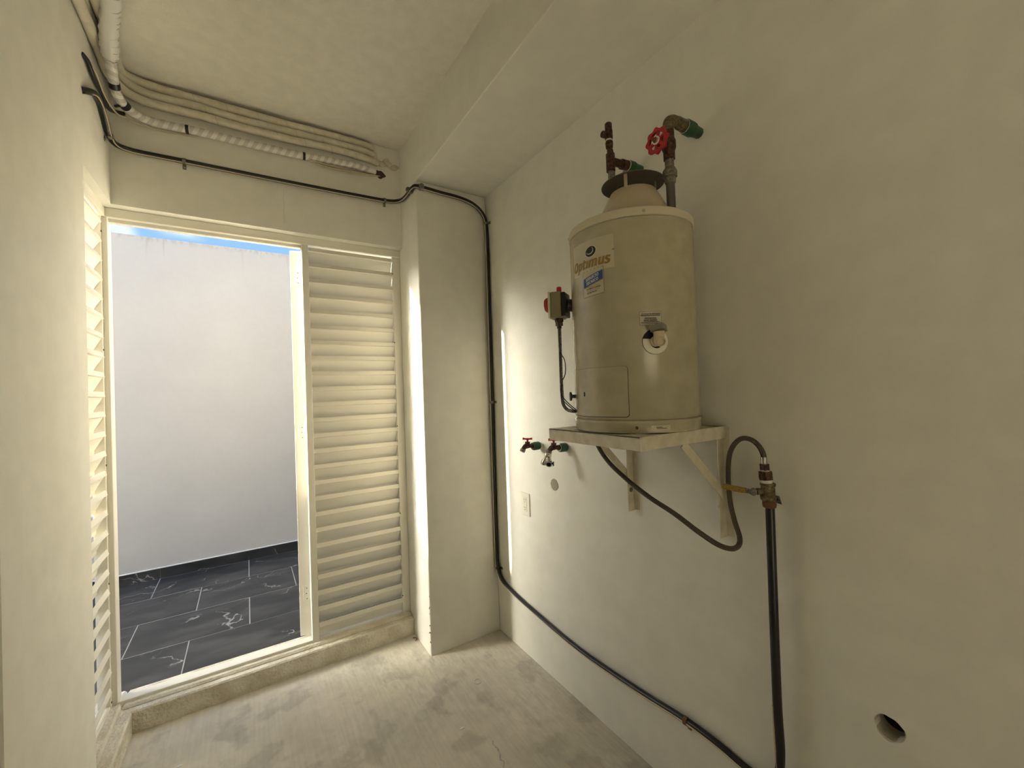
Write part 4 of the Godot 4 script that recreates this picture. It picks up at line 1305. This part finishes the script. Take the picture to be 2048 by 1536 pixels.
# ------------------------------------------------------------------ gas cock and flexible hose
func gas_valve_and_hose() -> void:
	var x := -0.04
	var z := 1.4785
	var t := thing("gas_valve", "brass ball valve with yellow lever on top of the black gas pipe", "valve", Vector3(x, 1.008, 1.483))
	var mb := MB.new()
	mb.lathe([Vector2(0.0108, 1.006), Vector2(0.0150, 1.008), Vector2(0.0160, 1.014), Vector2(0.0160, 1.021), Vector2(0.0140, 1.024)], Vector3(x, 0, 1.482), Basis.IDENTITY, 24)
	obj("coupling", mb, M.rust, t)
	mb = MB.new()
	mb.lathe([Vector2(0.0135, 1.022), Vector2(0.0175, 1.026), Vector2(0.0185, 1.030), Vector2(0.0185, 1.036), Vector2(0.0160, 1.039), Vector2(0.0160, 1.062), Vector2(0.0178, 1.063), Vector2(0.0178, 1.0685), Vector2(0.0, 1.0685)], Vector3(x, 0, 1.480), Basis.IDENTITY, 24)
	mb.rod(Vector3(x, 1.047, 1.479), Vector3(x - 0.020, 1.047, 1.462), 0.0085)
	obj("body", mb, M.brass, t)
	mb = MB.new(); mb.rod(Vector3(x, 1.068, 1.4768), Vector3(x, 1.0765, 1.4765), 0.0142)
	obj("thread_tape", mb, M.tape, t)
	mb = MB.new(); mb.hex(Vector3(x, 1.0765, 1.4765), Vector3(x, 1.0975, 1.4745), 0.0172)
	mb.lathe([Vector2(0.0145, 1.076), Vector2(0.0155, 1.080), Vector2(0.0155, 1.095), Vector2(0.012, 1.099)], Vector3(x, 0, 1.4755), Basis.IDENTITY, 18)
	obj("bushing", mb, M.copper, t)
	mb = MB.new(); mb.rod(Vector3(x, 1.0970, 1.4745), Vector3(x, 1.1015, 1.4742), 0.0112)
	obj("thread_tape", mb, M.tape, t)
	mb = MB.new(); mb.hex(Vector3(x, 1.1010, 1.4742), Vector3(x, 1.1165, 1.4735), 0.0122)
	obj("hose_nut", mb, M.copper, t)
	# lever pivots on the valve's stem, pointing back along the wall
	var pv := Vector3(x - 0.026, 1.0455, 1.457)
	var dn := Vector3(-0.74, 0, -0.67)
	mb = MB.new()
	mb.lathe([Vector2(0.0, -0.004), Vector2(0.0105, -0.004), Vector2(0.0105, 0.0), Vector2(0.0075, 0.001), Vector2(0.0065, 0.005), Vector2(0.0, 0.0055)], pv, Basis(Vector3.UP, Vector3(-0.85, 0, 0.53), Vector3.UP.cross(Vector3(-0.85, 0, 0.53))), 6, 0.95)
	obj("lever_nut", mb, M.galv, t)
	var tip := Vector3(x - 0.018, 1.0445, 1.3635)
	var hd := (tip - pv).normalized()
	var hn := Vector3(-0.9, 0, 0.43)
	hn = (hn - hd * hn.dot(hd)).normalized()
	var hu := hn.cross(hd)
	var out := PackedVector2Array()
	for k in 25:
		var s := k / 24.0
		out.append(Vector2(lerpf(0.020, 0.082, s), 0.0058 + 0.0012 * s + 0.0022 * (1.0 - s) * sin(s * 3.0)))
	for k in 9:
		var a := PI / 2 - PI * k / 8.0
		out.append(Vector2(0.082 + 0.0070 * cos(a), 0.0070 * sin(a)))
	for k in 25:
		var s := 1.0 - k / 24.0
		out.append(Vector2(lerpf(0.020, 0.082, s), -0.0058 - 0.0012 * s))
	mb = MB.new()
	mb.prism(out, -0.0035, 0.0035, pv + hu * 0.0, Basis(hd, hu, hn))
	obj("lever_sleeve", mb, M.yellow, t)
	mb = MB.new()
	mb.box(pv + hd * 0.012, Vector3(0.030, 0.012, 0.0026), 0.0006, Basis(hd, hu, hn))
	obj("lever_plate", mb, M.galv, t)
	# strap that ties it to the wall
	var st := thing("wall_strap", "small perforated steel strap fixing the gas valve to the wall", "strap", Vector3(0, 1.01, 1.48))
	mb = MB.new()
	mb.prism(PackedVector2Array([Vector2(1.466, 1.013), Vector2(1.4935, 1.010), Vector2(1.488, 1.030), Vector2(1.466, 1.031)]), 0.0008, 0.0028, Vector3.ZERO, Basis(Vector3(0, 0, 1), Vector3.UP, Vector3(-1, 0, 0)))
	mb.bx(Vector3(-0.030, 1.013, 1.466), Vector3(-0.0008, 1.031, 1.468))
	obj("strap", mb, M.galv, st)
	for zz in [1.474, 1.482]:
		mb = MB.new(); mb.rod(Vector3(-0.0026, 1.021, zz), Vector3(-0.0034, 1.021, zz), 0.0032, 12)
		obj("hole", mb, M.shade_gap, st)
	# hose
	var pts := []
	for q in [[-0.040, 1.128, 1.4735], [-0.040, 1.143, 1.4715], [-0.040, 1.163, 1.461], [-0.040, 1.177, 1.442], [-0.040, 1.178, 1.419], [-0.039, 1.162, 1.398], [-0.036, 1.136, 1.382], [-0.032, 1.092, 1.372], [-0.030, 1.029, 1.370], [-0.034, 0.989, 1.376], [-0.048, 0.949, 1.394], [-0.070, 0.919, 1.418], [-0.100, 0.908, 1.431], [-0.130, 0.907, 1.431], [-0.160, 0.918, 1.417], [-0.200, 0.952, 1.388], [-0.220, 0.990, 1.332], [-0.222, 1.018, 1.254], [-0.222, 1.059, 1.165], [-0.222, 1.102, 1.096], [-0.222, 1.152, 1.052], [-0.221, 1.200, 1.035]]:
		pts.append(Vector3(q[0], q[1], q[2]))
	var h := thing("gas_hose", "grey braided gas hose looping from the yellow valve to beneath the heater", "hose", Vector3(-0.04, 0.90, 1.42))
	mb = MB.new(); mb.tube(spline(pts, 6), 0.0066, 14)
	obj("hose", mb, M.hose, h)
	mb = MB.new(); mb.rod(Vector3(x, 1.1165, 1.4736), Vector3(x, 1.1345, 1.4728), 0.0078, 16)
	obj("ferrule", mb, M.chrome, h)

# ------------------------------------------------------------------ two garden taps
func tap(t: Node3D, y: float, z: float, dx: float) -> void:
	var X := Basis(Vector3.UP, Vector3(-1, 0, 0), Vector3(0, 0, -1))
	var mb := MB.new()
	mb.rod(Vector3(-0.0, y, z), Vector3(-0.012, y, z), 0.012)
	obj("pipe_stub", mb, M.socket if dx == 0.0 else M.green, t)
	mb = MB.new()
	mb.lathe([Vector2(0.012, 0.006 - dx), Vector2(0.0175, 0.010 - dx), Vector2(0.0195, 0.016 - dx), Vector2(0.0195, 0.040 - dx), Vector2(0.0175, 0.048 - dx), Vector2(0.0, 0.048 - dx)], Vector3(0, y + 0.002, z), X, 10, 0.95)
	obj("wall_fitting", mb, M.green, t)
	mb = MB.new(); mb.rod(Vector3(-0.047 + dx, y + 0.003, z), Vector3(-0.050 + dx, y + 0.003, z), 0.0165)
	obj("collar", mb, M.chrome if dx > 0.0 else M.brass, t)
	mb = MB.new()
	mb.tube(spline([Vector3(-0.048 + dx, y + 0.004, z), Vector3(-0.062 + dx, y + 0.006, z), Vector3(-0.078 + dx, y + 0.008, z), Vector3(-0.092 + dx, y + 0.004, z), Vector3(-0.104 + dx, y - 0.009, z)], 4), [0.013, 0.012, 0.0105, 0.0095, 0.0095, 0.010, 0.011, 0.012, 0.0125, 0.0125, 0.012, 0.0115, 0.011, 0.0105, 0.010, 0.010, 0.010], 16)
	mb.rod(Vector3(-0.076 + dx, y + 0.010, z), Vector3(-0.076 + dx, y + 0.026, z), 0.0085)
	mb.hex(Vector3(-0.076 + dx, y + 0.018, z), Vector3(-0.076 + dx, y + 0.026, z), 0.0115)
	obj("body", mb, M.copper, t)
	mb = MB.new()
	mb.rod(Vector3(-0.076 + dx, y + 0.026, z), Vector3(-0.076 + dx, y + 0.040, z), 0.0045)
	for s in [-1.0, 1.0]:
		var e: Vector3 = Vector3(0.66, 0, 0.75) * s
		mb.tube(PackedVector3Array([Vector3(-0.076 + dx, y + 0.038, z), Vector3(-0.076 + dx, y + 0.039, z) + e * 0.010, Vector3(-0.076 + dx, y + 0.0405, z) + e * 0.022]), [0.0055, 0.0036, 0.0055], 12)
	obj("handle", mb, M.red, t)
	mb = MB.new()
	mb.rod(Vector3(-0.101 + dx, y - 0.006, z), Vector3(-0.108 + dx, y - 0.016, z), 0.0125)
	obj("spout_ring", mb, M.galv, t)

func taps() -> void:
	var t := thing("tap", "brass garden tap with red handle on the right wall, the one with bare spout", "tap", Vector3(0, 1.06, 0.447), "garden taps on the right wall")
	tap(t, 1.063, 0.447, 0.0)
	t = thing("tap", "brass garden tap with red handle and chrome splitter, under the bracket's left end", "tap", Vector3(0, 1.07, 0.632), "garden taps on the right wall")
	tap(t, 1.073, 0.632, 0.008)
	var s := thing("hose_splitter", "chrome Y-shaped hose splitter hanging from the second tap's spout", "splitter", Vector3(-0.1, 1.02, 0.632))
	var c := Vector3(-0.1015, 1.052, 0.633)
	var mb := MB.new()
	mb.lathe([Vector2(0.0, 0.008), Vector2(0.0125, 0.008), Vector2(0.0150, 0.004), Vector2(0.0150, -0.006), Vector2(0.011, -0.010), Vector2(0.0, -0.011)], c, Basis.from_euler(Vector3(0, 0, -0.35)), 20)
	var rt := Vector3(0.66, 0, 0.75)
	var fw := Vector3(-0.75, 0, 0.66)
	for q in [[-1.0, 0.0145, -0.015, 0.020], [0.35, 0.012, 0.012, 0.024]]:
		var e: Vector3 = c + rt * (0.016 * q[0]) + Vector3(0, -0.032, 0) + fw * q[3] * 0.5
		mb.tube(PackedVector3Array([c + Vector3(0, -0.006, 0), c.lerp(e, 0.5), e]), [0.0095, 0.0110, 0.0125], 18)
	var e2 := c + rt * 0.006 + Vector3(0, -0.033, 0) + fw * 0.014
	mb.lathe([Vector2(0.0125, -0.012), Vector2(0.0135, 0.0), Vector2(0.0135, 0.007), Vector2(0.0095, 0.007), Vector2(0.0095, -0.006), Vector2(0.0, -0.006)], e2, Basis(rt, (fw - Vector3.UP * 0.35).normalized(), rt.cross((fw - Vector3.UP * 0.35).normalized())), 22)
	var e3 := c - rt * 0.017 + Vector3(0, -0.031, 0) + fw * 0.004
	mb.lathe([Vector2(0.0, -0.012), Vector2(0.0125, -0.010), Vector2(0.0135, 0.006), Vector2(0.0095, 0.008), Vector2(0.0, 0.006)], e3, Basis.from_euler(Vector3(0, 0, 0.0)) * Basis(Vector3(1, 0, 0), (-Vector3.UP - rt * 0.6).normalized(), Vector3(0, 0, 1)).orthonormalized(), 20)
	obj("body", mb, M.chrome, s)
	mb = MB.new()
	mb.lathe([Vector2(0.0, -0.0055), Vector2(0.0092, -0.0055)], e2, Basis(rt, (fw - Vector3.UP * 0.35).normalized(), rt.cross((fw - Vector3.UP * 0.35).normalized())), 22)
	obj("outlet", mb, M.shade_gap, s)
	mb = MB.new()
	mb.box(e2 + rt * 0.0185 + Vector3(0, -0.001, 0), Vector3(0.004, 0.018, 0.010), 0.001, Basis(rt, Vector3.UP, fw))
	mb.rod(e2 + rt * 0.010, e2 + rt * 0.018, 0.004, 12)
	obj("lever", mb, M.black, s)

# ------------------------------------------------------------------ socket and capped pipe
func wall_fittings() -> void:
	var Z := Basis(Vector3(0, 0, 1), Vector3.UP, Vector3(-1, 0, 0))
	var t := thing("wall_socket", "white double power socket low on the right wall below the taps", "power socket", Vector3(0, 0.76, 0.303))
	var mb := MB.new()
	mb.box(Vector3(-0.003, 0.760, 0.303), Vector3(0.074, 0.114, 0.006), 0.0022, Z)
	obj("cover_plate", mb, M.socket, t)
	mb = MB.new()
	mb.box(Vector3(-0.0066, 0.760, 0.303), Vector3(0.034, 0.067, 0.0018), 0.0008, Z)
	obj("socket_face", mb, M.socket, t)
	for s in [-1.0, 1.0]:
		for q in [-0.0065, 0.0065]:
			mb = MB.new()
			mb.box(Vector3(-0.0077, 0.7635 + 0.0195 * s, 0.303 + q), Vector3(0.0016, 0.0075, 0.0006), 0.0, Z)
			obj("slot", mb, M.shade_gap, t)
		mb = MB.new()
		mb.rod(Vector3(-0.0074, 0.7525 + 0.0195 * s, 0.303), Vector3(-0.0079, 0.7525 + 0.0195 * s, 0.303), 0.0022, 12)
		obj("slot", mb, M.shade_gap, t)
	for q in [-0.007, 0.007]:
		mb = MB.new()
		mb.box(Vector3(-0.0079, 0.760, 0.303 + q), Vector3(0.010, 0.006, 0.0012), 0.0004, Z)
		obj("test_button", mb, M.socket, t)
	mb = MB.new()
	var cap := PackedVector2Array()
	for k in 32:
		cap.append(Vector2(cos(TAU * k / 32.0), sin(TAU * k / 32.0)) * (0.0265 + 0.0006 * sin(k * 1.7)))
	mb.prism(cap, 0.0, 0.0012, Vector3(0, 0.896, 0.539), Z)
	tag(obj("pipe_plug", mb, M.grey_cap, self, Vector3(0, 0.87, 0.539)), "round grey plugged pipe end flush with the right wall under the taps", "plug")

# ------------------------------------------------------------------ wrapped air-conditioning lines
func aircon_lines() -> void:
	# painted insulated pipes stacked under the ceiling; they turn the corner together
	for i in 3:
		var y := [2.668, 2.632, 2.596][i] as float
		var rr := [0.0185, 0.0175, 0.0175][i] as float
		var zb := -0.2275 + 0.002 * i
		var p := []
		var lx := [-1.553, -1.5915, -1.5905][i] as float
		var ly := [0.006, 0.0405, 0.040][i] as float
		for q in [[lx, 1.10, ly], [lx, 0.60, ly], [lx - 0.001, 0.20, ly], [lx - 0.001, 0.05, ly], [lx, -0.06, ly * 0.9], [lerpf(lx, -1.580, 0.4), -0.145, ly * 0.6], [-1.555, -0.200, ly * 0.25], [-1.500, zb - 0.002, 0.0], [-1.30, zb, -0.004], [-1.158, zb, -0.008], [-0.95, zb, -0.006], [-0.75, zb, 0.0], [-0.60 + 0.012 * i, zb - 0.004, -0.002], [-0.555 + 0.012 * i, zb - 0.016, -0.004]]:
			p.append(Vector3(q[0], y + q[2] + 0.002 * sin(q[0] * 20.0 + i * 2.0), q[1]))
		var t := thing("painted_pipe", ["uppermost of the three painted insulated pipes under the ceiling", "middle one of the three painted insulated pipes under the ceiling", "lowest of the three painted insulated pipes, just above the white wrapped line"][i], "pipe", Vector3(-1.1, y - rr, zb), "painted pipes under the ceiling")
		var mb := MB.new()
		mb.tube(spline(p, 6), rr, 16)
		obj("insulation", mb, M.painted, t)
		for k in 6:
			mb = MB.new()
			var x := -1.33 + 0.12 * k + 0.04 * i
			var lines := PackedVector3Array()
			for a in 9:
				var an := lerpf(-0.9, 1.7, a / 8.0)
				lines.append(Vector3(x + 0.006 * sin(an), y - 0.006 - sin(an) * (rr + 0.0002), zb + cos(an) * (rr + 0.0002)))
			mb.tube(lines, 0.0007, 5)
			obj("tape_seam", mb, mat("seam", Color(0.40, 0.36, 0.27), 0.9), t)
	# white wrapped line: a thick sleeve under the ceiling, then a thin run on the back wall
	var w := thing("wrapped_pipe", "white tape-wrapped pipe with black ties along ceiling and back wall", "pipe", Vector3(-1.5, 2.5, -0.2))
	var mb := MB.new()
	var sp := spline([Vector3(-1.38, 2.660, 1.10), Vector3(-1.450, 2.660, 0.60), Vector3(-1.512, 2.660, 0.20), Vector3(-1.540, 2.640, 0.09), Vector3(-1.550, 2.615, 0.035), Vector3(-1.555, 2.590, 0.0)], 14)
	var rad := []
	for i in sp.size():
		rad.append(0.0258 + 0.0016 * sin(i * 2.1) + 0.0012 * sin(i * 0.9 + 1.0) - 0.006 * smoothstep(0.86, 1.0, float(i) / (sp.size() - 1)))
	mb.tube(sp, rad, 20)
	obj("sleeve", mb, M.wrap, w)
	for k in 16:
		mb = MB.new()
		var i := sp.size() - 6 - k * 3
		if i < 2: continue
		var d := (sp[i + 1] - sp[i]).normalized()
		var side := d.cross(Vector3.UP).normalized()
		var lines := PackedVector3Array()
		var a0 := -2.0 + rng.randf() * 1.2
		var skew := rng.randf_range(-0.4, 0.5)
		for a in 9:
			var an := a0 + 1.5 * a / 8.0
			lines.append(sp[i] + d * (0.010 * skew * (a - 4) / 4.0) + (side * cos(an) + Vector3.UP * sin(an)) * (rad[i] + 0.0006))
		mb.tube(lines, [0.0003, 0.0010, 0.0016, 0.0020, 0.0021, 0.0018, 0.0014, 0.0009, 0.0003], 6)
		obj("wrinkle", mb, M.wrap_grey, w)  # greyer than the sleeve, crease shade put into the colour
	var thin := spline([Vector3(-1.553, 2.585, 0.005), Vector3(-1.558, 2.560, -0.043), Vector3(-1.560, 2.533, -0.092), Vector3(-1.548, 2.520, -0.160), Vector3(-1.493, 2.517, -0.2255), Vector3(-1.314, 2.520, -0.2275), Vector3(-1.161, 2.520, -0.2275), Vector3(-0.881, 2.526, -0.2275), Vector3(-0.73, 2.537, -0.228), Vector3(-0.60, 2.541, -0.234), Vector3(-0.545, 2.540, -0.246)], 8)
	var length := 0.0
	var acc := PackedFloat32Array([0.0])
	for i in thin.size() - 1:
		length += thin[i].distance_to(thin[i + 1])
		acc.append(length)
	var at := func(s: float) -> Vector3:
		for i in acc.size() - 1:
			if acc[i + 1] >= s: return thin[i].lerp(thin[i + 1], clampf((s - acc[i]) / maxf(acc[i + 1] - acc[i], 1e-6), 0, 1))
		return thin[thin.size() - 1]
	mb = MB.new()
	mb.tube(thin, 0.0165, 18)
	var core := obj("wrapping", mb, M.wrap, w)
	# each overlapping turn of the tape stands slightly proud, edge slanted
	var turns := int(length / 0.034)
	for k in turns:
		mb = MB.new()
		var s0 := 0.034 * k + 0.004
		var a: Vector3 = at.call(s0)
		var b: Vector3 = at.call(s0 + 0.017)
		var d := (b - a).normalized()
		var u := d.cross(Vector3.UP).normalized()
		var v := u.cross(d)
		for q in 18:
			var t0 := TAU * q / 18.0
			var t1 := TAU * (q + 1) / 18.0
			var r0 := u * cos(t0) + v * sin(t0)
			var r1 := u * cos(t1) + v * sin(t1)
			var k0 := d * (0.009 * sin(t0 + 0.6))
			var k1 := d * (0.009 * sin(t1 + 0.6))
			mb.quadn(a + r0 * 0.0172 + k0, a + r1 * 0.0172 + k1, b + r1 * 0.0168 + k1, b + r0 * 0.0168 + k0, r0, r1, r1, r0)
			mb.quad(a + r0 * 0.0160 + k0, a + r1 * 0.0160 + k1, a + r1 * 0.0172 + k1, a + r0 * 0.0172 + k0, -d)
		obj("tape_turn", mb, M.wrap_grey, core)
	for q in [[0.080, 0.022], [0.172, 0.020], [0.402, 0.012], [0.862, 0.011]]:
		mb = MB.new()
		var a: Vector3 = at.call(q[0])
		var b: Vector3 = at.call(q[0] + q[1])
		mb.tube(PackedVector3Array([a, a.lerp(b, 0.5), b]), 0.0180, 18)
		if q[0] == 0.172:
			mb.box(a + Vector3(-0.014, -0.018, 0.004), Vector3(0.022, 0.010, 0.008), 0.003, Basis(Vector3(0, 0, 1), 0.5))
		obj("black_tie", mb, M.black, w)
	# black cable and cream wires beside it
	var c := thing("black_cable", "short black cable with a cream wire curving down the left wall to the wrapped pipe", "cable", Vector3(-1.6, 2.5, 0.0))
	mb = MB.new()
	mb.tube(spline([Vector3(-1.611, 2.530, 0.085), Vector3(-1.602, 2.522, 0.066), Vector3(-1.599, 2.506, 0.036), Vector3(-1.599, 2.500, -0.010), Vector3(-1.597, 2.500, -0.080), Vector3(-1.593, 2.488, -0.150), Vector3(-1.580, 2.505, -0.200), Vector3(-1.560, 2.517, -0.222)], 6), 0.0075, 12)
	obj("sheath", mb, M.black, c)
	mb = MB.new()
	mb.tube(spline([Vector3(-1.604, 2.530, 0.060), Vector3(-1.591, 2.515, 0.020), Vector3(-1.589, 2.500, -0.03), Vector3(-1.588, 2.494, -0.090), Vector3(-1.583, 2.494, -0.150), Vector3(-1.572, 2.496, -0.200), Vector3(-1.553, 2.505, -0.222)], 6), 0.0032, 8)
	obj("wire", mb, M.cream_wire, c)
	var g := thing("control_wire", "thin cream wires sagging beneath the wrapped pipe at its wall hole", "wire", Vector3(-0.7, 2.48, -0.23))
	var runs := [
		[[-0.870, 2.505, -0.222], [-0.80, 2.500, -0.226], [-0.70, 2.502, -0.228], [-0.60, 2.509, -0.232], [-0.525, 2.522, -0.246]],
		[[-0.870, 2.508, -0.216], [-0.79, 2.505, -0.219], [-0.69, 2.506, -0.222], [-0.59, 2.512, -0.228], [-0.515, 2.526, -0.246]],
		[[-1.555, 2.500, -0.225], [-1.50, 2.494, -0.236], [-1.43, 2.494, -0.240], [-1.34, 2.500, -0.238], [-1.314, 2.503, -0.236]]]
	for r in runs:
		var p := []
		for q in r: p.append(Vector3(q[0], q[1], q[2]))
		mb = MB.new(); mb.tube(spline(p, 6), 0.0028, 8)
		obj("wire", mb, M.cream_wire, g)
	mb = MB.new()
	mb.tube(spline([Vector3(-0.868, 2.510, -0.224), Vector3(-0.79, 2.508, -0.229), Vector3(-0.66, 2.512, -0.231), Vector3(-0.52, 2.527, -0.246)], 6), 0.0042, 8)
	obj("black_wire", mb, M.black, g)

# ------------------------------------------------------------------ small litter on the floor
func bits() -> void:
	var mb := MB.new()
	mb.tube(spline([Vector3(-0.430, 0.003, -0.205), Vector3(-0.418, 0.004, -0.196), Vector3(-0.416, 0.004, -0.180), Vector3(-0.428, 0.003, -0.172)], 6), 0.0022, 8)
	tag(obj("wire_scrap", mb, M.rust, self, Vector3(-0.42, 0.001, -0.19)), "small curled scrap of wire on the floor at the column's foot", "scrap")
	mb = MB.new()
	for k in 20:
		var a := TAU * k / 20.0
		var b := TAU * (k + 1) / 20.0
		mb.rod(Vector3(-0.30 + 0.016 * cos(a), 0.0012, 0.30 + 0.016 * sin(a)), Vector3(-0.30 + 0.016 * cos(b), 0.0012, 0.30 + 0.016 * sin(b)), 0.0014, 6)
	tag(obj("plaster_ring", mb, M.curb, self, Vector3(-0.30, 0, 0.30)), "thin ring of dried plaster on the floor in front of the column", "ring")
	var spots := [[-0.475, 0.50, 0.008, "pale paint chip on the floor beside the dark stain"], [-1.40, 0.06, 0.007, "pale paint chip on the floor near the curb corner"], [-0.28, 0.52, 0.004, "tiny pale paint chip on the floor nearest the right wall"]]
	for s in spots:
		mb = MB.new()
		var o := PackedVector2Array()
		for k in 9:
			var a := TAU * k / 9.0
			o.append(Vector2(cos(a) * 1.6, sin(a) * 0.8) * s[2] * (0.8 + 0.3 * sin(k * 2.3)))
		mb.prism(o, 0.0, 0.0018, Vector3(s[0], 0.0002, s[1]), Basis(Vector3(1, 0, 0), Vector3(0, 0, 1), Vector3(0, 1, 0)))
		tag(obj(numbered("paint_chip"), mb, M.wrap, self, Vector3(s[0], 0, s[1])), s[3], "paint chip", "paint chips on the floor")
